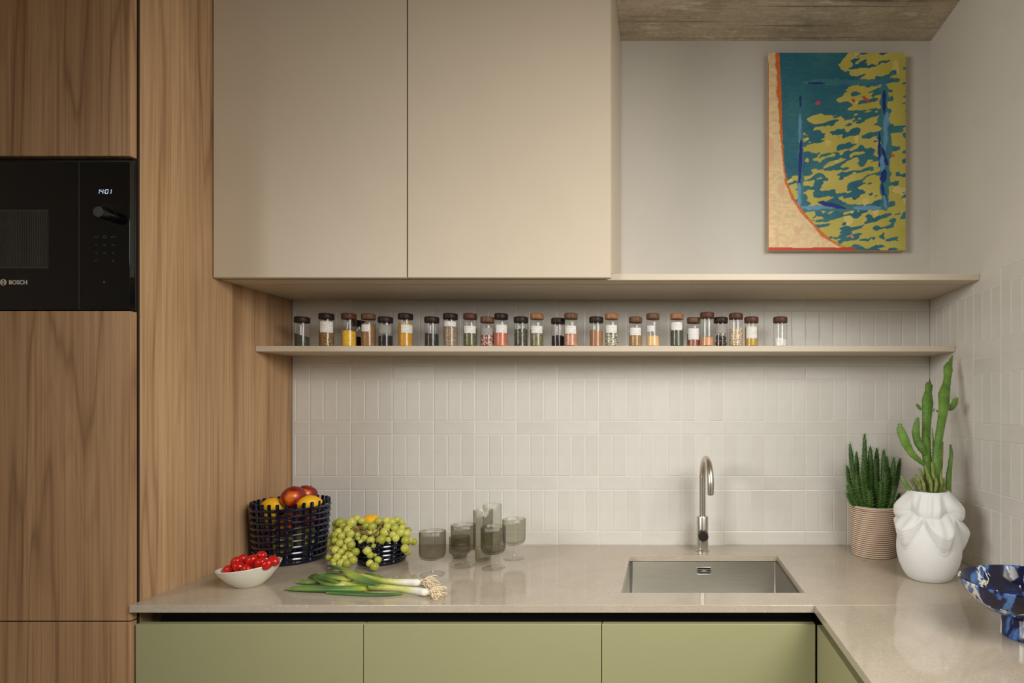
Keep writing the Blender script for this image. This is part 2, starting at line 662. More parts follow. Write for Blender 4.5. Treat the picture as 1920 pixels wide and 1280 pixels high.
tag(MB().box(XW, XR + 0.12, YR, 0.1, -0.1, 0.0).build('floor', M['floor']), kind='structure')
tag(MB().box(XW, XR + 0.12, YR, 0.1, ZC, ZC + 0.15).build('ceiling', M['concrete']), kind='structure')
wb = MB().box(XW, XR + 0.12, 0.006, 0.1, 0.0, ZC).build('wall_back', M['paint'])
tag(wb, kind='structure')
# right wall with a window opening beyond the worktop
wr = MB()
WY0, WY1, WZ0, WZ1 = -2.65, -1.075, 0.95, 2.72
wr.box(XR + 0.006, XR + 0.12, WY1, 0.006, 0, ZC)
wr.box(XR + 0.006, XR + 0.12, YR, WY0, 0, ZC)
wr.box(XR + 0.006, XR + 0.12, WY0, WY1, 0, WZ0)
wr.box(XR + 0.006, XR + 0.12, WY0, WY1, WZ1, ZC)
wr = tag(wr.build('wall_right', M['paint']), kind='structure')
LY0, LY1, LZ0, LZ1 = -3.65, -2.05, 0.95, 2.70
wl = MB()
wl.box(XW - 0.1, XW, LY1, 0.1, 0, ZC)
wl.box(XW - 0.1, XW, YR, LY0, 0, ZC)
wl.box(XW - 0.1, XW, LY0, LY1, 0, LZ0)
wl.box(XW - 0.1, XW, LY0, LY1, LZ1, ZC)
tag(wl.build('wall_left', M['paint_far']), kind='structure')
tag(MB().box(XW, XR + 0.12, YR - 0.1, YR, 0, ZC).build('wall_rear', M['paint_far']), kind='structure')


def frame(name, boxes):
    m = MB()
    for b in boxes:
        m.box(*b)
    return tag(m.build(name, M['white_paint'], bevel=0.003), kind='structure')


w = 0.06
xx0, xx1 = XR + 0.03, XR + 0.09
frame('window_1', [(xx0, xx1, WY0, WY1, WZ0, WZ0 + w), (xx0, xx1, WY0, WY1, WZ1 - w, WZ1),
                   (xx0, xx1, WY0, WY0 + w, WZ0 + w, WZ1 - w), (xx0, xx1, WY1 - w, WY1, WZ0 + w, WZ1 - w)])
yy0, yy1 = XW - 0.08, XW - 0.03  # unseen window added in the left wall to carry the fill lamp
frame('added_window', [(yy0, yy1, LY0, LY1, LZ0, LZ0 + w), (yy0, yy1, LY0, LY1, LZ1 - w, LZ1),
                   (yy0, yy1, LY0, LY0 + w, LZ0 + w, LZ1 - w), (yy0, yy1, LY1 - w, LY1, LZ0 + w, LZ1 - w)])

for nm, bx in (('window_1', (xx0 + 0.025, xx0 + 0.029, WY0 + w, WY1 - w, WZ0 + w, WZ1 - w)), ('added_window', (yy0 + 0.02, yy0 + 0.024, LY0 + w, LY1 - w, LZ0 + w, LZ1 - w))):
    MB().box(*bx).build('pane', M['clear'], bpy.data.objects[nm], smooth=False)

# ---- tiles: each one its own piece ----
tag(MB().box(XL, XR, 0.0014, 0.006, ZT - 0.02, TZ - 0.001).build('grout_bed', M['grout'], wb))
tag(MB().box(XR + 0.0014, XR + 0.006, -1.067, 0.0014, ZT - 0.02, TZ - 0.001).build('grout_bed', M['grout'], wr))


def tile_mesh(wd, ht):
    """pillowed tile, front at y=0 facing -y, centred in x and z"""
    m = MB()
    a, b, e = wd / 2, ht / 2, 0.0022
    vs = [(-a, 0.0045, -b), (a, 0.0045, -b), (a, 0.0045, b), (-a, 0.0045, b),
          (-a, 0.0010, -b), (a, 0.0010, -b), (a, 0.0010, b), (-a, 0.0010, b),
          (-a + e, 0, -b + e), (a - e, 0, -b + e), (a - e, 0, b - e), (-a + e, 0, b - e)]
    fs = [(8, 9, 10, 11)]
    for k in range(4):
        k2 = (k + 1) % 4
        fs.append((4 + k, 4 + k2, 8 + k2, 8 + k))
        fs.append((k, k2, 4 + k2, 4 + k))
    m.add(vs, fs)
    return m.mesh('tile', [M['tile']], smooth=False)


TM = {}


def put_tile(parent, a0, a1, z0, z1, wall):
    g = 0.0011
    wd, ht = (a1 - a0) - 2 * g, (z1 - z0) - 2 * g
    if wd < 0.004:
        return
    key = (round(wd, 4), round(ht, 4))
    if key not in TM:
        TM[key] = tile_mesh(wd, ht)
    o = bpy.data.objects.new('tile', TM[key])
    c, zc = (a0 + a1) / 2, (z0 + z1) / 2
    jx, jz, dy = random.gauss(0, 0.0022), random.gauss(0, 0.0022), random.uniform(0, 0.0006)
    if wall == 'back':
        o.location = (c, dy, zc)
        o.rotation_euler = (jx * ht * 8, 0, jz)
    else:                     # right wall, a runs towards -y; front faces -x
        o.location = (XR + dy, -c, zc)
        o.rotation_euler = (0, jx * ht * 8, -PI / 2 + jz)
    COL.objects.link(o)
    o.parent = parent


rows = []
z = ZT
for kind in 'HVHVHVHHVH':
    h = P if kind == 'V' else G
    rows.append((kind, z, min(z + h, TZ)))
    z += h
for kind, z0, z1 in rows:
    step = P if kind == 'H' else P / 3
    a = XR
    while a > XL + 0.001:
        put_tile(wb, max(a - step, XL), a, z0, z1, 'back')
        a -= step
    a = 0.004
    while a < 1.05:
        put_tile(wr, a, a + step, z0, z1, 'right')
        a += step

# ------------------------------------------------------------------ tall wooden cabinet
TX0 = -1.985
tc = thing('tall_cabinet', (-1.69, -0.32, 0), 'tall walnut veneer cabinet with handleless doors around a built-in microwave', 'cabinet')
MB().box(XL - 0.018, XL, -0.621, -0.001, 0.0, ZC - 0.002).build('side_panel', M['wood'], tc, bevel=0.0006)
MB().box(XL - 0.018, XL - 0.0004, -0.6255, -0.6212, 0.0, ZC - 0.002).build('gap_shade', M['gap'], tc)  # dark strip painting the shadow in the gap behind the doors
MB().box(TX0, TX0 + 0.018, -0.622, -0.001, 0.0, ZC - 0.002).build('side_panel', M['wood'], tc)
ca = MB()
ix0, ix1 = TX0 + 0.018, XL - 0.018
ca.box(ix0, ix1, -0.02, -0.002, 0.1, ZC - 0.01)
for zz in (0.10, 0.85, 1.63, 2.055, ZC - 0.03):
    ca.box(ix0, ix1, -0.615, -0.02, zz, zz + 0.018)
ca.build('carcass', M['carcass'], tc)
DX0, DX1 = TX0, XL - 0.003
for z0, z1 in ((2.055, ZC - 0.004), (0.857, 1.655), (0.10, 0.853)):
    MB().box(DX0, DX1, -0.645, -0.626, z0, z1).build('door', M['wood_door'], tc, bevel=0.0009)
MB().box(DX0, DX1, -0.58, -0.56, 0.0, 0.098).build('plinth', M['black'], tc)

# ------------------------------------------------------------------ microwave
mw = thing('microwave', (-1.69, -0.5, 1.65), 'black glass built-in microwave with a lit clock set into the walnut cabinet', 'microwave')
MX0, MX1 = TX0 + 0.002, XL - 0.004
MZ0, MZ1 = 1.6575, 2.0505
MB().box(ix0 + 0.004, ix1 - 0.004, -0.62, -0.05, MZ0 + 0.002, MZ1 - 0.01).build('housing', M['black'], mw)
MB().box(MX0, MX1, -0.629, -0.621, MZ0, MZ1).build('trim_frame', M['black'], mw, bevel=0.001)


def MWp(px, py, d=1.512):
    return at(px, py, d)


sx = MWp(148.5, 400).x
gz0, gz1 = MWp(0, 580.5).z, MWp(0, 303.5).z
door = MB().box(MX0 + 0.003, sx - 0.001, -0.645, -0.629, gz0, gz1).build('door', M['gloss_black'], mw, bevel=0.0008)
wx1, wz0, wz1 = MWp(91, 0).x, MWp(0, 503).z, MWp(0, 393).z
wn = MB().box(MX0 + 0.1, wx1, -0.6456, -0.6450, wz0, wz1).build('window', M['window_black'], door)
lines = MB()
xx = MX0 + 0.105
while xx < wx1 - 0.003:
    lines.box(xx, xx + 0.0011, -0.6458, -0.6455, wz0 + 0.004, wz1 - 0.004)
    xx += 0.0045
lines.build('window_screen', M['gloss_black'], door)
panel = MB().box(sx + 0.001, MX1 - 0.001, -0.645, -0.629, gz0, gz1).build('control_panel', M['gloss_black'], mw, bevel=0.0008)
MB().box(sx - 0.0008, sx + 0.0008, -0.6455, -0.640, gz0, gz1).build('seam', M['seam'], mw)

# clock digits 14:01
dg = MB()


def seg7(px, py, on_, h=8.0, wd=5.0, sl=1.3):
    k = 1.512 / F
    th = 1.0

    def quad(x0, y0, x1, y1):
        pts = []
        for (x, y) in ((x0, y0), (x1, y0), (x1, y1), (x0, y1)):
            xs_ = px + x + sl * (h - y) / h
            q = MWp(xs_, py + y)
            pts.append((q.x, -0.6453, q.z))
        dg.add(pts, [(3, 2, 1, 0)])
    half = h / 2
    if 'a' in on_: quad(th, 0, wd - th, th)
    if 'g' in on_: quad(th, half - th / 2, wd - th, half + th / 2)
    if 'd' in on_: quad(th, h - th, wd - th, h)
    if 'f' in on_: quad(0, 0.5, th, half - .3)
    if 'b' in on_: quad(wd - th, 0.5, wd, half - .3)
    if 'e' in on_: quad(0, half + .3, th, h - .5)
    if 'c' in on_: quad(wd - th, half + .3, wd, h - .5)
    if ':' in on_:
        quad(0, 2.3, 1.1, 3.4)
        quad(0, 5.6, 1.1, 6.7)


seg7(181.2, 354.6, 'bc', h=9)
seg7(188.0, 354.6, 'fgbc', h=9)
seg7(194.4, 354.8, ':', h=9)
seg7(196.8, 354.6, 'abcdef', wd=5.6, h=9)
seg7(203.4, 354.6, 'bc', h=9)
dg.build('clock_digits', M['digits'], panel, smooth=False)
# knob
kc = MWp(208, 405)
kn = MB()
prof = [(0.0, 0.0), (0.0165, 0.0), (0.0165, 0.003), (0.0148, 0.004), (0.0142, 0.032), (0.0132, 0.034), (0.0, 0.034)]
tmp = MB().lathe(prof, n=40)
kn.add([(kc.x + x, -0.645 - zz, kc.z + y) for x, y, zz in tmp.v], tmp.f)
kn.build('knob', M['knob'], mw)
# printed marks
pr = MB()


def mark(px, py, w_, h_):
    a, b = MWp(px - w_ / 2, py - h_ / 2), MWp(px + w_ / 2, py + h_ / 2)
    pr.add([(a.x, -0.6452, b.z), (b.x, -0.6452, b.z), (b.x, -0.6452, a.z), (a.x, -0.6452, a.z)], [(0, 1, 2, 3)])


def glyphs(px, py, n, w_=1.5, h_=3.2, gap=0.8):
    tot = n * w_ + (n - 1) * gap
    for i in range(n):
        x = px - tot / 2 + i * (w_ + gap) + w_ / 2
        mark(x, py, w_ * 0.45, h_)
        mark(x + 0.4, py + (h_ * 0.35) * (-1) ** i, w_ * 0.9, h_ * 0.25)


glyphs(180.5, 444, 4); glyphs(212, 444, 4)
glyphs(180.5, 458.8, 2); glyphs(196.5, 458.8, 3); glyphs(212, 458.8, 3)
glyphs(180.5, 474, 3); glyphs(196.5, 474, 3); glyphs(212, 474, 2)
glyphs(180.5, 489, 2, 1.7, 4); glyphs(212, 489, 2, 1.7, 4)
for k in range(14):
    a0, a1 = 2 * PI * k / 14, 2 * PI * (k + 0.75) / 14
    mark(196.3 + 2.6 * math.cos((a0 + a1) / 2), 443.8 + 2.6 * math.sin((a0 + a1) / 2), 0.9, 0.9)
for k in range(22):
    an = R(215 + k * 110 / 21)
    mark(199 + 15.5 * math.cos(an), 399 + 15.5 * math.sin(an), 0.9, 0.55)
mark(195.5, 528.5, 3.4, 3.4)
tag(pr.build('button_marks', M['print'], panel, smooth=False), kind='stuff')


# lettering: text curve turned into a mesh
def text_mesh(body, size, depth=0.0002, bold=0.0):
    cu = bpy.data.curves.new('lettering', 'FONT')
    cu.body = body
    cu.size = size
    cu.extrude = depth
    cu.offset = bold
    cu.resolution_u = 3
    o = bpy.data.objects.new('lettering', cu)
    COL.objects.link(o)
    dgp = bpy.context.evaluated_depsgraph_get()
    dgp.update()
    me = bpy.data.meshes.new_from_object(o.evaluated_get(dgp))
    bpy.data.objects.remove(o)
    xs_ = [q.co.x for q in me.vertices]
    ys_ = [q.co.y for q in me.vertices]
    return me, (min(xs_), max(xs_), min(ys_), max(ys_))


me, bb = text_mesh('BOSCH', 0.012, bold=0.00022)
a, b = MWp(17.2, 525), MWp(51.0, 533.2)
me.transform(Matrix.Translation((-bb[0], -bb[2], 0)))
me.transform(Matrix.Diagonal(((b.x - a.x) / (bb[1] - bb[0]), (a.z - b.z) / (bb[3] - bb[2]), 1, 1)))
me.transform(Matrix.Rotation(PI / 2, 4, 'X'))
o = ORIG[mw.name]
me.transform(Matrix.Translation((a.x - o[0], -0.6453 - o[1], b.z - o[2])))
me.materials.clear()
me.materials.append(M['logo'])
ob = bpy.data.objects.new('lettering', me)
COL.objects.link(ob)
ob.parent = door
# emblem: ring with an anchor inside
em = MB()
ec = MWp(6.3, 529)
k = 1.512 / F
ring = [(ec.x + 5.6 * k * math.cos(q), -0.6453, ec.z + 5.6 * k * math.sin(q)) for q in [2 * PI * i / 28 for i in range(28)]]
em.tube(ring, 0.45 * k, 6, closed=True, flat=0.4, up=(0, 1, 0))
for sgn in (-1, 1):
    arc = [(ec.x + sgn * (2.0 + 2.2 * math.cos(q)) * k, -0.6453, ec.z + 4.4 * math.sin(q) * k) for q in [R(-75 + 150 * i / 8) for i in range(9)]]
    em.tube(arc, 0.55 * k, 6, flat=0.4, up=(0, 1, 0))
    em.box(ec.x - 2.2 * k, ec.x + 2.2 * k, -0.6456, -0.6452, ec.z + (sgn * 1.5 - 0.4) * k, ec.z + (sgn * 1.5 + 0.4) * k)
    em.box(ec.x + (sgn * 2.0 - 0.5) * k, ec.x + (sgn * 2.0 + 0.5) * k, -0.6456, -0.6452, ec.z - 3.8 * k, ec.z + 3.8 * k)
em.build('emblem', M['logo'], door)

# ------------------------------------------------------------------ shelf boards and wall cabinets
sb = MB()
zb0, zb1 = 1.800, 1.8185
prof = [(-0.345, zb0), (-0.345, zb1), (-0.002, zb1), (-0.002, zb0), (-0.2745, zb0), (-0.2745, zb0 + 0.008), (-0.2785, zb0 + 0.008), (-0.2785, zb0)]
x0, x1 = XL + 0.001, XR - 0.001
n = len(prof)
vs = [(x0, y, zz) for y, zz in prof] + [(x1, y, zz) for y, zz in prof]
fs = [(i, (i + 1) % n, n + (i + 1) % n, n + i) for i in range(n)]
fs += [(0, 1, 6, 7), (1, 2, 5, 6), (2, 3, 4, 5)]
fs += [tuple(n + q for q in reversed(f)) for f in fs[-3:]]
sb.add(vs, fs)
sh = sb.build('wall_shelf', M['cashmere'], origin=(0, -0.17, 1.80), smooth=False)
tag(sh, 'upper cashmere board running under the cabinets and below the painting', 'shelf')
MB().box(x0, x1, -0.2784, -0.2746, zb0 + 0.0025, zb0 + 0.0078).build('light_channel', M['black'], sh)
sh2 = MB().box(x0, x1, -0.192, -0.0015, 1.5935, 1.6126).build('wall_shelf', M['cashmere'], origin=(0, -0.1, 1.6), bevel=0.0008)
tag(sh2, 'lower cashmere shelf carrying the row of spice jars on tiles', 'shelf')
for cx0, cx1, lab in ((XL + 0.0045, -0.7915, 'cashmere wall cabinet with one tall door beside the wooden panel'),
                      (-0.7875, -0.172, 'cashmere wall cabinet on the right, its side facing the painting')):
    wc = thing('wall_cabinet', ((cx0 + cx1) / 2, -0.17, 1.8187), lab, 'cabinet', 'cashmere wall cabinets')
    MB().box(cx0 + (0.004 if cx0 < -1 else 0), cx1, -0.355, -0.001, 1.8187, ZC - 0.003).build('carcass', M['cashmere'], wc)
    MB().box(cx0, cx1 - 0.001, -0.379, -0.359, 1.800, ZC - 0.004).build('door', M['cashmere'], wc, bevel=0.001)

# ------------------------------------------------------------------ worktops
SX0, SX1, SY0, SY1 = -0.128, 0.3745, -0.551, -0.150
ZB = 0.88
xs = [XL + 0.0, SX0, SX1, XR - 0.0005]
ys = [-0.652, SY0, SY1, -0.0008]
wt = MB().cells(xs, ys, ZB, ZT, lambda i, j: not (i == 1 and j == 1))
# small nib in front of the cabinet side
wt = wt.build('worktop', M['quartz'], origin=(-0.2, -0.33, ZB), bevel=0.0012)
tag(wt, 'beige quartz worktop along the tiled wall with the sink cut-out', 'worktop')
wt2 = MB().box(0.376, XR - 0.0005, -1.35, -0.6526, ZB, ZT).build('worktop', M['quartz'], origin=(0.67, -1.0, ZB), bevel=0.0012)
tag(wt2, 'beige quartz worktop on the right under the blue marbled bowl', 'worktop')


# ------------------------------------------------------------------ base cabinets
def base_cab(x0, x1, label, first=False):
    c = thing('base_cabinet', ((x0 + x1) / 2, -0.32, 0), label, 'cabinet', 'sage green base cabinets')
    m = MB()
    m.box(x0, x0 + 0.016, -0.575, -0.002, 0.10, 0.879)
    m.box(x1 - 0.016, x1, -0.575, -0.002, 0.10, 0.879)
    m.box(x0 + 0.016, x1 - 0.016, -0.575, -0.01, 0.10, 0.116)
    m.box(x0 + 0.016, x1 - 0.016, -0.01, -0.002, 0.10, 0.879)
    m.build('carcass', M['carcass'], c)
    MB().box(x0 + 0.0012, x1 - 0.0012, -0.638, -0.618, 0.10, 0.8454).build('front', M['green'], c, bevel=0.0012)
    g = MB()
    gx0 = x0 + (0.03 if first else 0)
    g.box(gx0, x1, -0.590, -0.576, 0.79, 0.879)
    g.box(gx0, x1, -0.617, -0.590, 0.79, 0.80)
    g.build('grip_channel', M['black'], c)
    MB().box(x0, x1, -0.575, -0.56, 0.0, 0.099).build('plinth', M['black'], c)
    return c


base_cab(-1.3795, -0.7887, 'sage green base cabinet front next to the walnut cabinet', True)
base_cab(-0.7887, -0.1713, 'sage green base cabinet front between the other two, below the glasses')
base_cab(-0.1713, 0.3837, 'sage green base cabinet front below the sink')
c = thing('base_cabinet', (0.68, -1.0, 0), 'sage green base cabinet of the right run, seen edge-on', 'cabinet', 'sage green base cabinets')
m = MB()
m.box(0.43, 0.96, -0.70, -0.684, 0.10, 0.879)
m.box(0.43, 0.96, -1.34, -1.324, 0.10, 0.879)
m.box(0.43, 0.96, -1.324, -0.70, 0.10, 0.116)
m.build('carcass', M['carcass'], c)
MB().box(0.3865, 0.4065, -1.34, -0.6395, 0.10, 0.8454).build('front', M['green'], c, bevel=0.0012)
g = MB()
g.box(0.428, 0.442, -1.34, -0.64, 0.79, 0.879)
g.box(0.407, 0.428, -1.34, -0.64, 0.79, 0.80)
g.build('grip_channel', M['green'], c)
MB().box(0.45, 0.465, -1.34, -0.60, 0.0, 0.099).build('plinth', M['black'], c)

# ------------------------------------------------------------------ sink
sk = thing('sink', ((SX0 + SX1) / 2, (SY0 + SY1) / 2, 0.68), 'stainless steel undermount sink set into the beige worktop', 'sink')


def rrect(x0, x1, y0, y1, r, z, n=6):
    out = []
    for cx, cy, a0 in ((x1 - r, y1 - r, 0), (x0 + r, y1 - r, 90), (x0 + r, y0 + r, 180), (x1 - r, y0 + r, 270)):
        for k in range(n + 1):
            a = R(a0 + 90 * k / n)
            out.append((cx + r * math.cos(a), cy + r * math.sin(a), z))
    return out


m = MB()
e = 0.0015
loops = [rrect(SX0 - 0.02, SX1 + 0.02, SY0 - 0.02, SY1 + 0.02, 0.03, ZB - 0.0022),
         rrect(SX0 - e, SX1 + e, SY0 - e, SY1 + e, 0.014, ZB - 0.0022),
         rrect(SX0 - e, SX1 + e, SY0 - e, SY1 + e, 0.014, 0.72),
         rrect(SX0 + 0.006, SX1 - 0.006, SY0 + 0.006, SY1 - 0.006, 0.02, 0.705),
         rrect(SX0 + 0.02, SX1 - 0.02, SY0 + 0.02, SY1 - 0.02, 0.02, 0.70),
         ]
nl = len(loops[0])
vs = [p for lp in loops for p in lp]
fs = []
for i in range(len(loops) - 1):
    for k in range(nl):
        k2 = (k + 1) % nl
        fs.append((i * nl + k, i * nl + k2, (i + 1) * nl + k2, (i + 1) * nl + k))
fs.append(tuple(range((len(loops) - 1) * nl, len(loops) * nl)))
m.add(vs, fs)
o = m.build('basin', M['steel'], sk)
md = o.modifiers.new('solid', 'SOLIDIFY')
md.thickness = 0.0012
md.offset = 1
# overflow: rim with three slots
oc = at(1320, 1069.8, 2.006)
oy = SY1 + e - 0.0010
ov = MB()
a, b = 0.0235, 0.0115
fr_ = rrect(-a, a, -b, b, 0.004, 0)
ov.tube([(oc.x + x, oy, oc.z + y) for x, y, _ in fr_], 0.0011, 6, closed=True)
for sg in (-1, 1):
    ov.box(oc.x - a, oc.x + a, oy - 0.0010, oy, oc.z + sg * 0.0035 - 0.0011, oc.z + sg * 0.0035 + 0.0011)
ov.box(oc.x - 0.0075, oc.x + 0.0075, oy - 0.0012, oy, oc.z - 0.004, oc.z + 0.004)
ov.build('overflow_cover', M['steel'], sk)
MB().box(oc.x - a, oc.x + a, oy - 0.0002, oy + 0.0003, oc.z - b, oc.z + b).build('overflow_slot', M['black'], sk)
cx, cy = (SX0 + SX1) / 2, (SY0 + SY1) / 2
MB().lathe([(0.0, 0.7035), (0.03, 0.7035), (0.042, 0.7045), (0.045, 0.702), (0.045, 0.7005)], (cx, cy, 0), 36).build('drain', M['steel_dark'], sk)

# ------------------------------------------------------------------ tap
tx, ty = 0.1225, -0.088
tp = thing('kitchen_tap', (tx, ty, ZT), 'brushed steel swan neck tap standing behind the sink', 'tap')
MB().lathe([(0, 0), (0.0235, 0), (0.0235, 0.005), (0.0205, 0.008), (0.0205, 0.120), (0.0195, 0.1225), (0.0, 0.1225)], (tx, ty, ZT + 0.0002), 40).build('tap_body', M['steel_tap'], tp)
RS = 0.079
dirv = Vector((0.11, -1.0, 0)).normalized()
pts = [Vector((tx, ty, ZT + 0.12)), Vector((tx, ty, ZT + 0.18)), Vector((tx, ty, ZT + 0.225))]
zc = ZT + 0.252
pts.append(Vector((tx, ty, zc)))
for k in range(1, 21):
    a = PI - PI * k / 20 * 1.04
    pts.append(Vector((tx, ty, zc)) + dirv * (RS + RS * math.cos(a)) + Vector((0, 0, RS * math.sin(a))))
last = (pts[-1] - pts[-2]).normalized()
pts.append(pts[-1] + last * 0.018)
m = MB().tube(pts, 0.0112, 24, up=(1, 0, 0))
m.build('spout', M['steel_tap'], tp)
ep = pts[-1]
MB().tube([ep - last * 0.002, ep + last * 0.003], 0.0088, 20, up=(1, 0, 0)).build('aerator', M['steel_dark'], tp)
hz = ZT + 0.062
m = MB()
prof = [(0, 0.0), (0.0175, 0.0), (0.0175, 0.040), (0.0165, 0.0415), (0, 0.0415)]
tmp = MB().lathe(prof, n=36)
m.add([(tx + x, ty - 0.012 - zz, hz + y) for x, y, zz in tmp.v], tmp.f)
m.build('handle', M['steel_dark'], tp)

# ------------------------------------------------------------------ painting
pt_, pb = at(1440, 99, 2.132), at(1698, 469, 2.132)
px0, px1, pz1, pz0 = pt_.x, pb.x, pt_.z, pb.z
pa = thing('painting', ((px0 + px1) / 2, -0.012, pz0), 'abstract painting, teal with yellow brushwork and a cream curved edge', 'painting')
NX, NZ = 264, 372
rng = np.random.default_rng(11)


def vnoise(u, v, fx, fy, seed):
    r = np.random.default_rng(seed)
    gx, gy = int(fx) + 3, int(fy) + 3
    g_ = r.random((gy, gx))
    x, y = u * fx, v * fy
    xi, yi = np.floor(x).astype(int), np.floor(y).astype(int)
    xf, yf = x - xi, y - yi
    xf, yf = xf * xf * (3 - 2 * xf), yf * yf * (3 - 2 * yf)
    xi, yi = np.clip(xi, 0, gx - 2), np.clip(yi, 0, gy - 2)
    return (g_[yi, xi] * (1 - xf) * (1 - yf) + g_[yi, xi + 1] * xf * (1 - yf) + g_[yi + 1, xi] * (1 - xf) * yf + g_[yi + 1, xi + 1] * xf * yf)


U, V_ = np.meshgrid(np.linspace(0, 1, NX + 1), np.linspace(0, 1, NZ + 1))
# sheared coordinates: strokes run up to the right
Vs = (V_ + 0.22 * U * 0.7) / 1.16
Uw = np.clip(U + 0.03 * (vnoise(U, V_, 9, 14, 3) - 0.5), 0, 1)
n1 = vnoise(Uw, Vs, 11, 46, 21)
n2 = vnoise(Uw, Vs, 19, 74, 22)
n3 = vnoise(Uw, Vs, 40, 130, 23)
strk = 0.5 * n1 + 0.34 * n2 + 0.16 * n3
brush = vnoise(U, V_, 60, 90, 31) * 0.5 + vnoise(U, V_, 24, 120, 32) * 0.5


def lin(r, g, b):
    return np.array(S(r, g, b)[:3])


img = np.zeros(U.shape + (3,))
tealA, tealB, tealC = lin(58, 122, 132), lin(30, 104, 126), lin(80, 134, 136)
tn = vnoise(U, V_, 5, 7, 41)[..., None]
img[:] = tealA * (1 - tn) + tealB * tn
img = img * (0.82 + 0.36 * brush[..., None])
# density of yellow
ystart = np.interp(V_, [0, 0.05, 0.13, 0.15, 0.21, 0.25, 0.30, 0.33, 0.40, 0.5, 0.58, 0.62, 0.66, 0.9, 0.97, 1.0],
                   [0.58, 0.54, 0.54, 0.60, 0.52, 0.50, 0.42, 0.30, 0.26, 0.26, 0.30, 0.22, 0.14, 0.22, 0.45, 0.6])
dens = np.clip((U - ystart) / 0.16, -1.5, 1)
thr = 0.52 - 0.075 * dens - 0.075 * np.clip((U - 0.86) / 0.1, 0, 1) - 0.08 * np.clip((0.16 - V_) / 0.1, 0, 1) * (U > 0.55)
thr = np.where(dens < 0, 0.52 - 0.95 * dens, thr)
gap = (np.abs(V_ - 0.285) < 0.03) & (U > 0.33) & (U < 0.62)
thr = np.where(gap, thr + 0.10, thr)
yel = strk > thr
ycol = lin(190, 180, 74)
ycol2 = lin(212, 197, 104)
yb = vnoise(U, V_, 7, 11, 51)[..., None] * 0.75 + brush[..., None] * 0.25
yimg = ycol * (1 - yb) + ycol2 * yb
yimg = np.where((vnoise(U, V_, 14, 20, 52) > 0.86)[..., None], lin(222, 206, 124), yimg)
right = np.clip((U - 0.8) / 0.2, 0, 1)[..., None]
yimg = yimg * (1 - 0.14 * right)
img = np.where(yel[..., None], yimg, img)


def stroke(u0, v0, u1, v1, wd, col, rag=0.45, seed=1):
    global img
    L = math.hypot((u1 - u0) * 0.5, (v1 - v0) * 0.72)
    ax, ay = (u1 - u0) * 0.5 / L, (v1 - v0) * 0.72 / L
    X, Y = (U - u0) * 0.5, (V_ - v0) * 0.72
    s_ = (X * ax + Y * ay) / L
    d_ = np.abs(-X * ay + Y * ax)
    tap = np.clip(np.minimum(s_, 1 - s_) * 5, 0, 1)
    wloc = wd * (1 - rag + 2 * rag * vnoise(U, V_, 30, 44, 60 + seed)) * (0.45 + 0.55 * tap)
    msk = (s_ > 0) & (s_ < 1) & (d_ < wloc)
    img = np.where(msk[..., None], np.array(col) * (0.85 + 0.3 * brush[..., None]), img)


teal2 = lin(62, 126, 134)
lb, db, mb_ = lin(104, 158, 200), lin(20, 46, 130), lin(56, 110, 172)
stroke(0.845, 0.15, 0.85, 0.80, 0.020, teal2, 0.5, 1)
stroke(0.24, 0.79, 0.86, 0.785, 0.012, teal2, 0.5, 2)
stroke(0.25, 0.15, 0.87, 0.15, 0.010, teal2, 0.5, 3)
stroke(0.235, 0.30, 0.235, 0.80, 0.010, teal2, 0.5, 4)
stroke(0.232, 0.31, 0.232, 0.46, 0.0045, lb, 0.4, 5)
stroke(0.24, 0.44, 0.228, 0.68, 0.0055, db, 0.4, 6)
stroke(0.226, 0.66, 0.228, 0.79, 0.0055, lb, 0.4, 7)
stroke(0.234, 0.22, 0.236, 0.275, 0.004, db, 0.4, 8)
stroke(0.29, 0.153, 0.42, 0.155, 0.0035, db, 0.3, 9)
stroke(0.50, 0.158, 0.62, 0.16, 0.003, mb_, 0.4, 10)
stroke(0.74, 0.155, 0.87, 0.152, 0.004, mb_, 0.4, 11)
stroke(0.845, 0.19, 0.845, 0.31, 0.006, db, 0.4, 12)
stroke(0.865, 0.30, 0.845, 0.50, 0.0085, lb, 0.4, 13)
stroke(0.81, 0.40, 0.81, 0.58, 0.005, db, 0.4, 14)
stroke(0.83, 0.48, 0.865, 0.57, 0.007, db, 0.4, 15)
stroke(0.83, 0.52, 0.83, 0.60, 0.008, lb, 0.4, 16)
stroke(0.845, 0.59, 0.835, 0.66, 0.009, db, 0.4, 17)
stroke(0.825, 0.66, 0.86, 0.78, 0.006, db, 0.4, 18)
stroke(0.84, 0.72, 0.86, 0.79, 0.005, lb, 0.4, 19)
stroke(0.24, 0.785, 0.50, 0.778, 0.0075, lb, 0.4, 20)
stroke(0.62, 0.785, 0.82, 0.785, 0.007, lb, 0.4, 21)
stroke(0.36, 0.755, 0.57, 0.79, 0.007, db, 0.4, 22)
for (u, v, rr_, colr) in ((0.363, 0.255, 0.007, (214, 70, 84)), (0.62, 0.242, 0.006, (206, 76, 66)), (0.70, 0.228, 0.005, (206, 76, 66)),
                          (0.72, 0.24, 0.005, (206, 76, 66)), (0.91, 0.52, 0.004, (206, 110, 50)), (0.61, 0.93, 0.007, (224, 138, 40))):
    stroke(u - 0.012, v - 0.008, u + 0.012, v + 0.008, rr_, lin(*colr), 0.4, 30)
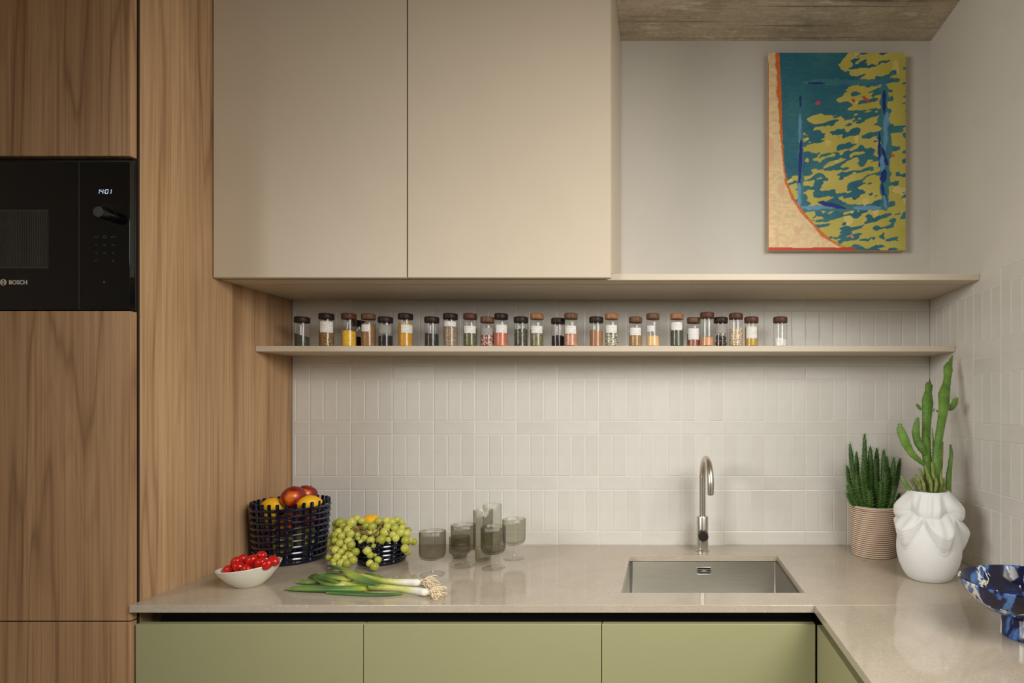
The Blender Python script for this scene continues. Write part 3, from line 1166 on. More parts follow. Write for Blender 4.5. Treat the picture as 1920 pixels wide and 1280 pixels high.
# cream field at the left with an orange edge
xc = np.interp(V_, [0, 0.165, 0.38, 0.534, 0.655, 0.74, 0.81, 0.88, 0.948, 0.978, 1.0],
               [0.070, 0.082, 0.095, 0.108, 0.132, 0.182, 0.254, 0.34, 0.45, 0.53, 0.64])
slope = np.interp(V_, [0, 0.6, 0.75, 0.9, 1.0], [1, 1.1, 1.6, 2.6, 3.6])
cream = lin(236, 206, 158) * (0.8 + 0.36 * brush[..., None])
cream = np.where((vnoise(U, V_, 30, 10, 71) > 0.72)[..., None], lin(230, 188, 150), cream)
wob = 0.008 * (vnoise(U, V_, 3, 60, 72) - 0.5)
incr = U < xc + wob
img = np.where(incr[..., None], cream, img)
ew = 0.016 * slope * np.interp(V_, [0, 0.3, 0.45, 0.7, 1], [1.4, 1.1, 0.4, 0.45, 0.7])
edge = (np.abs(U - xc - wob) < ew * (0.4 + 0.9 * vnoise(U, V_, 6, 40, 73))) & (U < xc + 0.012)
img = np.where(edge[..., None], lin(216, 112, 38) * (0.8 + 0.4 * brush[..., None]), img)
bot = (V_ > 0.988 - 0.004 * vnoise(U, V_, 20, 3, 74)) & (U < 0.63)
img = np.where(bot[..., None], lin(196, 62, 34), img)
left_e = (U < 0.006) & (V_ > 0.05)
img = np.where(left_e[..., None], lin(190, 110, 60), img)
img = np.clip(img * 1.14, 0, 1)
verts = np.stack([px0 + U * (px1 - px0), np.full(U.shape, -0.025), pz1 - V_ * (pz1 - pz0)], -1).reshape(-1, 3)
verts[:, 1] -= 0.0006 * brush.reshape(-1)
ii = np.arange(NX)[None, :] + (NX + 1) * np.arange(NZ)[:, None]
faces = np.stack([ii + NX + 1, ii + NX + 2, ii + 1, ii], -1).reshape(-1, 4)
m = MB()
m.v = [tuple(q) for q in verts.tolist()]
m.f = [tuple(q) for q in faces.tolist()]
m.mi = [0] * len(m.f)
ob = m.build('canvas_face', M['canvas'], pa, angle=180)
ca_ = ob.data.color_attributes.new('paint', 'FLOAT_COLOR', 'POINT')
buf = np.ones((len(verts), 4), dtype=np.float32)
buf[:, :3] = img.reshape(-1, 3)
ca_.data.foreach_set('color', buf.reshape(-1))
MB().box(px0, px1, -0.0248, -0.0005, pz0, pz1).build('canvas_block', M['canvas_edge'], pa)

# ------------------------------------------------------------------ spice jars on the lower shelf
GR = {
    'herb_dark': grain_mat('spice_dark_herb', [S(60, 56, 40), S(78, 72, 52), S(46, 44, 32), S(90, 84, 62)], 700),
    'seed_brown': grain_mat('spice_brown_seed', [S(150, 112, 60), S(122, 86, 42), S(174, 136, 84), S(98, 70, 36)], 520),
    'yellow': grain_mat('spice_yellow_flake', [S(232, 182, 40), S(214, 156, 26), S(244, 204, 74), S(222, 170, 30)], 460),
    'brown_powder': plain('spice_brown_powder', S(150, 108, 66), 0.9, vary=0.12, scale=60),
    'very_dark': grain_mat('spice_very_dark', [S(38, 24, 22), S(50, 32, 28), S(30, 20, 18)], 600),
    'turmeric': plain('spice_orange_powder', S(208, 148, 40), 0.9, vary=0.07, scale=60),
    'pepper': grain_mat('spice_peppercorn', [S(54, 50, 36), S(34, 32, 24), S(82, 78, 58), S(28, 26, 22)], 380),
    'cumin': grain_mat('spice_grey_brown_seed', [S(140, 116, 88), S(164, 138, 108), S(112, 90, 66), S(182, 158, 128)], 460),
    'olive': grain_mat('spice_olive_herb', [S(104, 104, 62), S(80, 82, 48), S(130, 128, 84), S(66, 68, 42)], 620),
    'red_brown': grain_mat('spice_red_brown', [S(124, 70, 54), S(150, 92, 74), S(200, 170, 156), S(98, 54, 42)], 260),
    'chili': plain('spice_chili_powder', S(196, 112, 80), 0.9, vary=0.16, scale=70),
    'tea': grain_mat('spice_green_black', [S(54, 52, 42), S(32, 30, 26), S(118, 116, 84), S(64, 62, 46)], 420),
    'sage': grain_mat('spice_brown_green_leaf', [S(130, 120, 84), S(104, 96, 66), S(158, 146, 110), S(88, 82, 56)], 380),
    'pink': plain('spice_pinkish_powder', S(190, 136, 108), 0.9, vary=0.22, scale=70),
    'cinnamon': plain('spice_cinnamon', S(160, 112, 72), 0.9, vary=0.1, scale=60),
    'speckle': grain_mat('spice_speckled_seed', [S(190, 182, 150), S(104, 98, 72), S(220, 214, 190), S(76, 72, 52)], 400),
    'ochre': plain('spice_ochre_powder', S(158, 122, 76), 0.9, vary=0.12, scale=70),
    'gold': plain('spice_gold_powder', S(226, 186, 128), 0.9, vary=0.06, scale=60),
    'dark_green': plain('spice_dark_green_leaf', S(74, 76, 62), 0.8, vary=0.35, scale=120),
    'rust': grain_mat('spice_rust_piece', [S(140, 76, 52), S(168, 104, 78), S(112, 58, 40)], 240),
    'orange': plain('spice_orange_brown', S(206, 146, 100), 0.9, vary=0.1, scale=60),
    'nut': plain('spice_nutmeg', S(58, 44, 38), 0.7, vary=0.3, scale=120),
    'beige': grain_mat('spice_beige_grain', [S(216, 194, 160), S(186, 156, 120), S(232, 216, 188), S(150, 118, 86)], 380),
    'mustard': plain('spice_mustard_powder', S(186, 150, 64), 0.9, vary=0.08, scale=60),
    'white': grain_mat('spice_white_piece', [S(238, 234, 224), S(220, 214, 202), S(246, 244, 238)], 240),
}
ZS = 1.6128
JD = 0.157            # default distance of a jar axis from the tiles
# px centre, tall?, necked?, lid, contents, fill (0..1), label (z0,z1 as px rows; None), dim label, depth offset, description
JARS = [
    (566.3, 0, 0, 'dark', 'herb_dark', 0.52, None, 0, 0.0, 'short spice jar at the wooden panel, black lid, sloping dark herb, no label'),
    (612.2, 1, 0, 'dark', 'seed_brown', 0.62, (601.5, 622.5), 0, 0.0, 'tall spice jar of brown seeds with a large white label high under its dark lid'),
    (654.2, 1, 0, 'red', 'yellow', 0.64, None, 0, 0.0, 'spice jar heaped with bright yellow flakes, reddish lid, no label'),
    (671.5, 0, 0, 'dark', 'very_dark', 0.6, None, 0, 0.085, 'spice jar standing behind, only its dark lid showing after the yellow flakes'),
    (690.8, 1, 1, 'mid', 'brown_powder', 0.96, (607.8, 621.1), 0, 0.004, 'shouldered spice jar coated in light brown powder, label at its left side'),
    (722.7, 0, 0, 'dark', 'very_dark', 0.5, (609, 624.6), 1, 0.0, 'short spice jar of almost black spice with a dim greyish label, left half of shelf'),
    (760.4, 1, 0, 'dark', 'turmeric', 0.98, (607.8, 623.4), 0, 0.0, 'spice jar filled with orange yellow powder, small white label to the right'),
    (809.6, 0, 0, 'dark', 'pepper', 0.62, None, 0, 0.0, 'short spice jar of dark peppercorns without label, between orange powder and grey seeds'),
    (844.6, 1, 0, 'dark', 'cumin', 0.86, (601.6, 611.4), 0, 0.0, 'tall spice jar of grey brown seeds with a narrow label right under its lid'),
    (881.7, 1, 1, 'red', 'olive', 0.72, (610.5, 624.1), 0, 0.0, 'shouldered spice jar of olive green herbs with white label and dark reddish lid'),
    (913.6, 0, 1, 'mid', 'red_brown', 0.66, (614, 628.2), 1, 0.0, 'low shouldered spice jar of red brown pieces with a dull grey label'),
    (939.7, 1, 1, 'dark', 'chili', 0.8, (607.8, 623.4), 0, 0.0, 'shouldered spice jar of orange red chili powder with a black lid'),
    (976.8, 0, 0, 'dark', 'tea', 0.86, None, 0, 0.0, 'short spice jar of black and green leaves without label, beside the pale brown lid'),
    (1006.7, 1, 1, 'light', 'sage', 0.72, (610.5, 624.1), 0, 0.0, 'shouldered spice jar of brown green leaves, light brown lid, white label, mid shelf'),
    (1046.5, 0, 0, 'dark', 'very_dark', 0.56, None, 0, 0.028, 'spice jar of black spice partly hidden behind the pinkish powder jar'),
    (1070.6, 1, 1, 'mid', 'pink', 0.7, (610.5, 625.2), 0, -0.006, 'shouldered spice jar of pinkish powder overlapping a jar of black spice'),
    (1118.0, 0, 0, 'dark', 'cinnamon', 0.78, None, 0, 0.0, 'short spice jar of cinnamon brown powder with black lid and no label'),
    (1146.6, 1, 1, 'light', 'speckle', 0.72, (608.7, 623.7), 0, 0.0, 'shouldered spice jar of pale speckled seeds with light brown lid'),
    (1191.6, 0, 1, 'mid', 'ochre', 0.7, (614, 628.2), 0, 0.0, 'low shouldered spice jar of ochre powder, right of the speckled seeds'),
    (1224.2, 1, 1, 'mid', 'gold', 0.40, (609.6, 621.1), 0, 0.0, 'shouldered spice jar less than half full of golden powder'),
    (1269.1, 1, 1, 'light', 'dark_green', 0.74, (603.4, 618.4), 0, 0.0, 'shouldered spice jar of dark green leaves, label directly under its brown lid'),
    (1300.3, 0, 1, 'mid', 'rust', 0.6, (614.9, 636.1), 0, 0.012, 'low shouldered spice jar of rusty pieces with a tall printed label'),
    (1325.7, 1, 0, 'red', 'orange', 0.32, None, 0, -0.008, 'tallest spice jar, reddish lid, low heap of orange brown powder'),
    (1351.5, 0, 0, 'dark', 'nut', 0.0, (607.8, 623.7), 1, 0.008, 'spice jar holding a few dark nutmegs under a black lid'),
    (1379.9, 1, 0, 'red', 'beige', 0.74, None, 0, -0.004, 'tall spice jar of beige speckled grains, reddish lid, right end of the shelf'),
    (1408.8, 0, 0, 'red', 'mustard', 0.97, (611.7, 634), 0, 0.0, 'short spice jar full of mustard coloured powder with a square label'),
    (1463.0, 0, 0, 'red', 'white', 0.36, None, 0, 0.0, 'spice jar standing apart at the right, white pieces, no label'),
]
for px, tall, neck, lid, cont, fill, lab, dim, dy, desc in JARS:
    d = DB - JD + dy
    s = F / d
    x = (px - VX) / s
    y = d - DB
    H = 0.1125 if tall else 0.101
    if px == 1325.7:
        H = 0.115
    rb = 0.0232
    LH = 0.0205
    j = thing('spice_jar', (x, y, ZS), desc, 'jar', 'spice jars on the lower shelf')
    hb = H - LH
    if neck:
        prof = [(0, 0), (rb * .8, 0), (rb, 0.003), (rb, hb - 0.012), (rb * 0.95, hb - 0.006), (rb * 0.80, hb - 0.001), (rb * 0.80, hb + 0.010)]
        rl = 0.0228
    else:
        prof = [(0, 0), (rb * .9, 0), (rb, 0.002), (rb, hb - 0.001), (rb * 0.96, hb), (rb * 0.9, hb + 0.008)]
        rl = 0.0241
    MB().lathe(prof, (x, y, ZS), 32).build('glass', M['jar_glass'], j)
    MB().lathe([(0, hb + 0.001), (rl - 0.001, hb + 0.001), (rl, hb + 0.002), (rl, H - 0.0025), (rl - 0.002, H - 0.0004), (0, H)], (x, y, ZS), 32).build('lid', M['lid_' + lid], j, angle=60)
    if cont == 'nut':
        m = MB()
        for a, (ox, oy, oz) in enumerate(((-0.0095, -0.006, 0.012), (0.010, -0.004, 0.0115), (0.001, 0.011, 0.0125), (-0.008, -0.002, 0.031), (0.009, 0.004, 0.030))):
            m.sphere((x + ox, y + oy, ZS + oz), (0.0098, 0.0095, 0.0108), 12, 8, rot=Euler((a, a * 2.1, 0)))
        m.build('contents', GR['nut'], j)
    elif fill > 0:
        rc = rb - 0.0016
        top = 0.003 + (hb - 0.012 - 0.003) * min(fill, 1)
        sl = random.uniform(-0.12, 0.12) * (0 if fill > 0.9 else 1) - (0.35 if px < 570 else 0)
        mound = 0.006 if cont in ('yellow', 'orange', 'gold') else 0.001
        ph0 = random.uniform(0, 6)

        def cf(th, r, zz, sl=sl, top=top, ph0=ph0):
            if zz < top - 0.002:
                return r, zz
            return r, zz + sl * r * math.cos(th) + 0.0012 * math.sin(3 * th + ph0) * (r / rc)
        MB().lathe([(0, 0.002), (rc, 0.002), (rc, top * 0.5), (rc, top), (rc * 0.6, top + mound * 0.6), (rc * 0.2, top + mound), (0, top + mound)],
                   (x, y, ZS), 28, fn=cf).build('contents', GR[cont], j, angle=50)
    if lab:
        sF = F / (d - rb)
        z1, z0 = EYE - (lab[0] - VY) / sF, EYE - (lab[1] - VY) / sF
        cen = {690.8: -0.45, 760.4: 0.28, 844.6: -0.08, 1224.2: -0.42}.get(px, random.uniform(-0.1, 0.1))
        half = {690.8: 0.62, 612.2: 0.95, 1224.2: 0.6, 1408.8: 0.85}.get(px, 0.9)
        base_a = math.atan2(-DB - y, 0 - x) + cen
        rr2 = rb + 0.0003
        m = MB()
        nn = 12
        vs, fs = [], []
        for k in range(nn + 1):
            a = base_a - half + 2 * half * k / nn
            for zz in (z0, z1):
                vs.append((x + rr2 * math.cos(a), y + rr2 * math.sin(a), zz))
        for k in range(nn):
            fs.append((2 * k, 2 * k + 2, 2 * k + 3, 2 * k + 1))
        m.add(vs, fs)
        m.build('label', M['label_shaded'] if dim else M['label'], j)

# ------------------------------------------------------------------ woven pot with succulent
ppos = (0.712, -0.132)
pot = thing('woven_pot', (ppos[0], ppos[1], ZT), 'round pot wrapped in brown and cream striped rope, left of the white vase', 'pot')
prof, mis = [], []
nr = 25
HP = 0.170
rp = lambda zz: 0.0715 + 0.008 * (zz / HP) + (0.003 if zz > HP * 0.94 else 0)
prof.append((0, 0.0005)); prof.append((0.069, 0.0005))
for k in range(nr):
    z0 = HP * k / nr
    hh = HP / nr
    for q, bul in ((0.0, 0.0), (0.14, 0.0006), (0.42, 0.0022), (0.58, 0.0025), (0.82, 0.0016)):
        prof.append((rp(z0 + q * hh) + bul, z0 + q * hh + 0.0005))
prof += [(rp(HP), HP), (rp(HP) - 0.003, HP + 0.002), (rp(HP) - 0.007, HP), (rp(HP) - 0.009, HP - 0.02), (0.066, 0.14), (0, 0.14)]
for i in range(len(prof) - 1):
    if i < 2:
        mis.append(1)
    else:
        q = (i - 2) % 5
        mis.append(1 if (q in (0, 4) and i - 2 < nr * 5) else 0)


def potwob(th, r, zz):
    return r + 0.0009 * math.sin(2 * th + 30 * zz), zz + 0.0009 * math.sin(th * 2 + 1) * (zz > 0.002)


MB().lathe(prof, (ppos[0], ppos[1], ZT), 96, fn=potwob, mis=mis).build('rope_wrap', [M['rope_light'], M['rope_dark']], pot, angle=70)
MB().lathe([(0, 0.1405), (0.0655, 0.1405), (0.064, 0.146), (0.03, 0.150), (0, 0.151)], (ppos[0], ppos[1], ZT), 32).build('soil', M['soil'], pot)

pl = thing('succulent', (ppos[0], ppos[1], ZT + 0.15), 'dense dark green succulent with spiky upright stems in the striped rope pot', 'plant')
# tips in pixels, distance offset
TIPS = [(621, 811, 0.0, 1.0), (593.5, 829, -0.02, 1), (605.5, 845, 0.025, 1), (588, 870, 0.01, .9), (620, 846, 0.02, 1.1), (644, 837, 0.03, 1.15),
        (657, 840, -0.01, 1.1), (663, 853, 0.03, 1), (676, 854.5, -0.02, 1.05), (688, 856, 0.01, 1), (668, 873, 0.035, .9), (588.5, 906, -0.04, .8),
        (595, 905, 0.03, .8), (588, 921, -0.03, .75), (615.5, 880, -0.045, .8), (632, 834, 0.0, 1.2), (618.5, 857, -0.03, 1), (605, 884, -0.035, .9),
        (660, 884, -0.05, .9), (676, 910, -0.045, .8), (687, 922, 0.0, .75), (629, 918, -0.055, .8), (640, 858, 0.0, 1.1), (652, 900, -0.055, .8), (646, 880, 0.05, 1)]
for q, (qx, qy, dz, rk) in enumerate(TIPS):
    qx += 1000
    d = DB + ppos[1] + dz
    tip = at(qx, qy + 3, d)
    if tip.y > -0.018:
        tip.y = -0.018
    ang = math.atan2(dz * 1.3 + 0.001 * (q % 5 - 2), tip.x - ppos[0])
    br = min(0.044, 0.5 * math.hypot(tip.x - ppos[0], dz) + 0.008)
    base = Vector((ppos[0] + br * math.cos(ang), ppos[1] + br * math.sin(ang), ZT + 0.143))
    mid = base.lerp(tip, 0.5) + Vector(((tip.x - ppos[0]) * 0.10, dz * 0.10, 0.0))
    path = catmull([base, mid, tip], 8)
    n = len(path)
    rad = [0.0078 * rk * (0.85 + 0.25 * math.sin(PI * i / (n - 1))) * (1.0 if i < n - 3 else (0.9, 0.7, 0.25)[i - n + 3]) for i in range(n)]
    st = MB().tube(path, rad, 9).build('stem', M['euph'], pl, angle=80)
    lv = MB()
    tot = int(40 + 420 * (tip - base).length)
    for k in range(tot):
        tt = (k + 0.5) / tot
        fi = tt * (n - 1)
        i0 = min(int(fi), n - 2)
        p = path[i0].lerp(path[i0 + 1], fi - i0)
        tg = (path[i0 + 1] - path[i0]).normalized()
        a = k * 2.39996 + q
        u = tg.orthogonal().normalized()
        w_ = tg.cross(u)
        out = u * math.cos(a) + w_ * math.sin(a)
        r_ = rad[i0]
        L = random.uniform(0.010, 0.0155)
        dirn = (out * 1.0 + tg * (0.55 + 0.9 * max(0, tt - 0.85) * 6)).normalized()
        sd = tg.cross(out) * 0.0017
        p0 = p + out * (r_ * 0.85)
        lv.add([p0 + sd, p0 - sd, p0 + tg * 0.0016, p0 + dirn * L], [(0, 1, 3), (1, 2, 3), (2, 0, 3)])
    tag(lv.build('leaves', M['euph_leaf'], st, smooth=False), kind='stuff')

# ------------------------------------------------------------------ white draped vase with cactus
vpos = (0.776, -0.412)
va = thing('ceramic_vase', (vpos[0], vpos[1], ZT), 'white vase of printed clay with draped ruffled folds, holding the cactus', 'vase')
c3 = (vpos[0], vpos[1], ZT)
prof = [(0, 0.0003), (0.056, 0.0003), (0.061, 0.003), (0.073, 0.022), (0.083, 0.045), (0.089, 0.070), (0.0905, 0.095), (0.0885, 0.122), (0.082, 0.148), (0.072, 0.172),
        (0.063, 0.19), (0.058, 0.21), (0.0555, 0.235), (0.0565, 0.258), (0.0560, 0.2602), (0.0535, 0.2605), (0.0525, 0.258), (0.052, 0.20), (0.055, 0.18), (0, 0.178)]
MB().lathe(prof, c3, 72).build('body', M['white_clay'], va)
VTH = math.atan2(-DB - vpos[1], -vpos[0])     # direction of the viewer
NTH = 220


def rbody(zz):
    ps = prof[2:14]
    for (r0, z0), (r1, z1) in zip(ps, ps[1:]):
        if z0 <= zz <= z1:
            return r0 + (r1 - r0) * (zz - z0) / (z1 - z0)
    return ps[-1][0]


def skirt(name, top, rtop, hem, bul, layers, dr, dzl, parent, nt=26, fold=None):
    for L in range(layers):
        vs, fs = [], []
        for k in range(NTH):
            th = 2 * PI * k / NTH
            ph = th - VTH
            zh = hem(ph) - dzl * L * (0.35 + 0.65 * bul(ph) / 0.03)
            bl = bul(ph)
            rend = rbody(zh) + 0.0032 - dr * L
            for i in range(nt):
                tt = i / (nt - 1)
                zz = top + (zh - top) * (1 - (1 - tt) ** 1.15)
                r = rtop + (rend - rtop) * tt ** 0.9 + bl * math.sin(PI * min(1, tt ** 1.5)) ** 0.85 - dr * L * 0.6
                r = max(r, rbody(zz) + 0.0014 - 0.0002 * L)
                if fold:
                    r += fold(ph, tt)
                vs.append((c3[0] + r * math.cos(th), c3[1] + r * math.sin(th), c3[2] + zz))
        for k in range(NTH):
            k2 = (k + 1) % NTH
            for i in range(nt - 1):
                fs.append((k * nt + i, k * nt + i + 1, k2 * nt + i + 1, k2 * nt + i))
        o = MB().add(vs, fs).build(name, M['white_clay'], parent, angle=180)
        md = o.modifiers.new('solid', 'SOLIDIFY')
        md.thickness = 0.0014
        md.offset = -1


def wob(ph, seed):
    return 0.5 * math.sin(2 * ph + seed) + 0.3 * math.sin(3 * ph + seed * 2.1) + 0.25 * math.sin(7 * ph + seed * 3.3)


def swag(ph, c0=0.17, nsw=5):
    """0 at an apex, 1 at the lowest point of a swag"""
    return abs(math.sin((ph + c0) * nsw / 2))


skirt('drape', 0.205, 0.0605, lambda ph: 0.178 - 0.056 * swag(ph) ** 1.2 * (0.9 + 0.22 * math.sin(ph + 0.4)) + 0.004 * wob(ph, 1.0),
      lambda ph: 0.007 + 0.019 * swag(ph) ** 1.2 * (0.85 + 0.3 * abs(math.sin(ph))) + 0.003 * wob(ph, 2.2), 5, 0.0020, 0.0095, va,
      fold=lambda ph, tt: 0.0022 * math.sin(15 * ph + 3 * math.sin(2 * ph) + 2 * tt) * math.sin(PI * tt))
skirt('collar', 0.2585, 0.0572, lambda ph: 0.207 - 0.026 * swag(ph, 0.785, 4) + 0.004 * wob(ph, 4.0),
      lambda ph: 0.0045 + 0.0245 * swag(ph, 0.785, 4) ** 1.3 * (0.4 + 0.6 * math.sin(ph) ** 2) + 0.0025 * wob(ph, 5.2), 3, 0.0020, 0.008, va,
      fold=lambda ph, tt: 0.0026 * math.sin(13 * ph + 2 * math.sin(3 * ph) + 1.5 * tt) * math.sin(PI * tt ** 0.8))

ct = thing('cactus', (vpos[0], vpos[1], ZT + 0.18), 'tall green cactus with flat paddle-like arms growing out of the white vase', 'cactus')


def CP(cx, cy, back):
    return at(1640 + cx / 4.265, 640 + cy / 4.265, DB + vpos[1] + back)


def cstem(name, pts, widths, flat=0.5, mat='cactus', n=14, spikes=True, k=6):
    P_ = catmull([CP(*p) for p in pts], k)
    n_ = len(P_)
    sc = F / (DB + vpos[1] + pts[0][2])
    rad = [w_ / 4.265 / sc / 2 for w_ in lerp_list(widths, n_)]
    m = MB().tube(P_, rad, n, flat=flat, up=(0.15, -1, 0.0))
    o = m.build(name, M[mat], ct, angle=80)
    if spikes:
        sp = MB()
        for i in range(1, n_ - 1):
            tg = (P_[i + 1] - P_[i - 1]).normalized()
            sd = tg.cross(Vector((0.15, -1, 0))).normalized()
            for sg in (-1, 1):
                if random.random() < 0.8:
                    p = P_[i] + sd * (sg * rad[i] * 0.97) + tg * random.uniform(-0.003, 0.003)
                    e_ = p + sd * sg * random.uniform(0.002, 0.0042) + tg * 0.0012
                    q = tg * 0.0012
                    b_ = Vector((0, 0.0012, 0))
                    sp.add([p + q, p - q, p + b_, e_], [(0, 1, 3), (1, 2, 3), (2, 0, 3)])
        if sp.v:
            tag(sp.build('spines', M['spine'], o, smooth=False), kind='stuff')
    return o


cstem('stem', [(500, 1225, 0.0), (497, 1000, 0.005), (510, 800, 0.02), (535, 640, 0.05), (552, 520, 0.08), (556, 430, 0.10), (575, 345, 0.115), (582, 290, 0.125), (588, 215, 0.14), (605, 165, 0.15), (622, 108, 0.16)],
      [62, 66, 70, 76, 92, 108, 72, 66, 88, 40, 12], 0.55)
cstem('stem', [(440, 1225, 0.02), (425, 1000, 0.03), (413, 860, 0.045), (413, 700, 0.08), (418, 590, 0.10), (423, 480, 0.12), (430, 400, 0.14), (435, 350, 0.15), (440, 325, 0.155)],
      [60, 76, 80, 78, 86, 108, 62, 70, 20], 0.55)
cstem('stem', [(400, 985, 0.01), (350, 945, 0.0), (290, 885, -0.005), (245, 800, -0.01), (215, 730, -0.01), (203, 690, -0.01), (206, 652, -0.01)], [24, 40, 58, 76, 72, 50, 14], 0.42)
cstem('stem', [(410, 910, 0.03), (375, 850, 0.03), (340, 790, 0.035), (330, 720, 0.04), (338, 660, 0.045), (347, 606, 0.05)], [30, 70, 66, 68, 52, 16], 0.42)
cstem('stem', [(588, 1225, 0.03), (592, 1090, 0.035), (604, 980, 0.045), (612, 890, 0.05), (606, 822, 0.055)], [48, 50, 36, 30, 10], 0.6)
cstem('pad', [(598, 552, 0.09), (622, 520, 0.09), (645, 480, 0.09), (662, 448, 0.09)], [16, 52, 52, 16], 0.4, k=4)
cstem('pad', [(372, 545, 0.11), (350, 522, 0.11), (334, 498, 0.11)], [16, 30, 10], 0.5, k=4)
cstem('pad', [(468, 560, 0.10), (474, 545, 0.10), (476, 535, 0.10)], [8, 16, 6], 0.5, k=3, spikes=False)
cstem('pad', [(506, 565, 0.08), (496, 552, 0.08), (490, 548, 0.08)], [8, 18, 6], 0.5, k=3, spikes=False)
cstem('tip', [(447, 350, 0.15), (442, 320, 0.155), (438, 300, 0.16)], [18, 12, 8], 0.8, 'dry', 8, False, 3)
cstem('stem', [(305, 1205, 0.0), (262, 1160, 0.0), (228, 1110, 0.0), (212, 1072, 0.005)], [24, 32, 26, 12], 0.5, k=5)
for q, (bx, by, tx_, ty_, bk, w_) in enumerate([(430, 1190, 350, 1010, 0.01, 34), (410, 1190, 300, 1085, 0.0, 30), (440, 1200, 405, 985, -0.01, 34), (470, 1200, 455, 960, -0.015, 34),
                                                (470, 1100, 460, 690, 0.03, 26), (500, 1190, 545, 800, 0.02, 34), (380, 1190, 330, 1060, -0.02, 30), (520, 1200, 530, 1040, -0.02, 32),
                                                (455, 1200, 430, 1060, -0.03, 34), (400, 1200, 372, 1090, -0.03, 30), (485, 1200, 490, 1090, -0.035, 32), (540, 1200, 552, 1090, -0.005, 30), (350, 1210, 285, 1100, 0.01, 26)]):
    cstem('young_stem', [(bx, by, bk), ((bx + tx_) / 2 + 6, (by + ty_) / 2, bk), (tx_, ty_, bk + 0.005)], [w_ * 0.8, w_, w_ * 0.35], 0.8, 'cactus_young', 8, True, 7)

# ------------------------------------------------------------------ blue marbled footed bowl
bp = (0.797, -0.855)
bw = thing('footed_bowl', (bp[0], bp[1], ZT), 'blue and white marbled bowl on a foot, at the right edge of the worktop', 'bowl')
prof = [(0.0, 0.045), (0.05, 0.046), (0.085, 0.060), (0.115, 0.082), (0.132, 0.107), (0.1365, 0.120), (0.1345, 0.1225), (0.1315, 0.120), (0.122, 0.098), (0.10, 0.076), (0.07, 0.059), (0.03, 0.053), (0.0, 0.052)]
MB().lathe(prof, (bp[0], bp[1], ZT), 72, fn=lambda th, r, zz: (r * (1 + 0.008 * math.sin(3 * th)), zz + 0.0012 * math.sin(2 * th) * (r / 0.13))).build('bowl', M['marble'], bw)
MB().lathe([(0, 0.0004), (0.050, 0.0004), (0.0525, 0.003), (0.051, 0.024), (0.053, 0.0475), (0, 0.0475)], (bp[0], bp[1], ZT), 56,
           fn=lambda th, r, zz: (r * (1 + 0.01 * math.sin(5 * th)), zz)).build('foot', M['marble'], bw)

# ------------------------------------------------------------------ bowl of tomatoes
tb = on(467.5, 1097, ZT)
tb = Vector((tb.x, tb.y, ZT))
bo = thing('serving_bowl', tb, 'off-white handmade bowl of tomatoes in front of the wooden panel', 'bowl')


def tilt(th, r, zz):
    k = zz / 0.06
    return r * (1 + 0.02 * math.sin(2 * th + 0.6) * k), zz + k * (0.0085 * math.cos(th) * r / 0.073 + 0.0015 * math.sin(2 * th) * r / 0.073)


MB().lathe([(0, 0.0003), (0.030, 0.0003), (0.033, 0.002), (0.052, 0.019), (0.069, 0.040), (0.0775, 0.0565), (0.0769, 0.0582), (0.0750, 0.0570), (0.066, 0.0415), (0.049, 0.0225), (0.031, 0.0075), (0, 0.0065)],
           tb, 72, fn=tilt).build('bowl', M['cream'], bo)
TOM = [(442.5, 1052.5, -0.005, 38, 'at the upper left of the pale bowl'), (430, 1067, -0.012, 10, 'lying lowest at the left rim of the pale bowl'),
       (449, 1062, -0.02, -30, 'second from the left rim, half covered'), (461.5, 1065, -0.036, 0, 'small and at the front rim in the middle of the bowl'),
       (471.5, 1050, -0.012, 52, 'standing steepest in the middle of the pile'), (490, 1041, 0.012, 15, 'topmost of the pile'),
       (488, 1055, -0.024, 40, 'front right of the middle, below the topmost one'), (501, 1057, -0.028, 45, 'at the front right rim of the bowl'),
       (513, 1050.5, -0.004, -35, 'farthest right, at the raised rim'), (478, 1058, 0.03, 20, 'at the back, deep in the pile'), (455, 1049, 0.03, 70, 'at the back left, behind the others')]
for k, (qx, qy, dy, ro, lab) in enumerate(TOM):
    p = at(qx, qy + 0.5, DB + tb.y + dy)
    r_ = 0.0136 if k != 3 else 0.0115
    th = thing('cherry_tomato', p, 'glossy red plum tomato ' + lab, 'tomato', 'plum tomatoes in the pale bowl')
    MB().sphere(p, (r_ * 1.32, r_, r_), 18, 12, rot=Euler((0, R(-ro), R(15 * ((k * 7) % 5 - 2))))).build('flesh', M['tomato'], th)
# ------------------------------------------------------------------ ceramic baskets


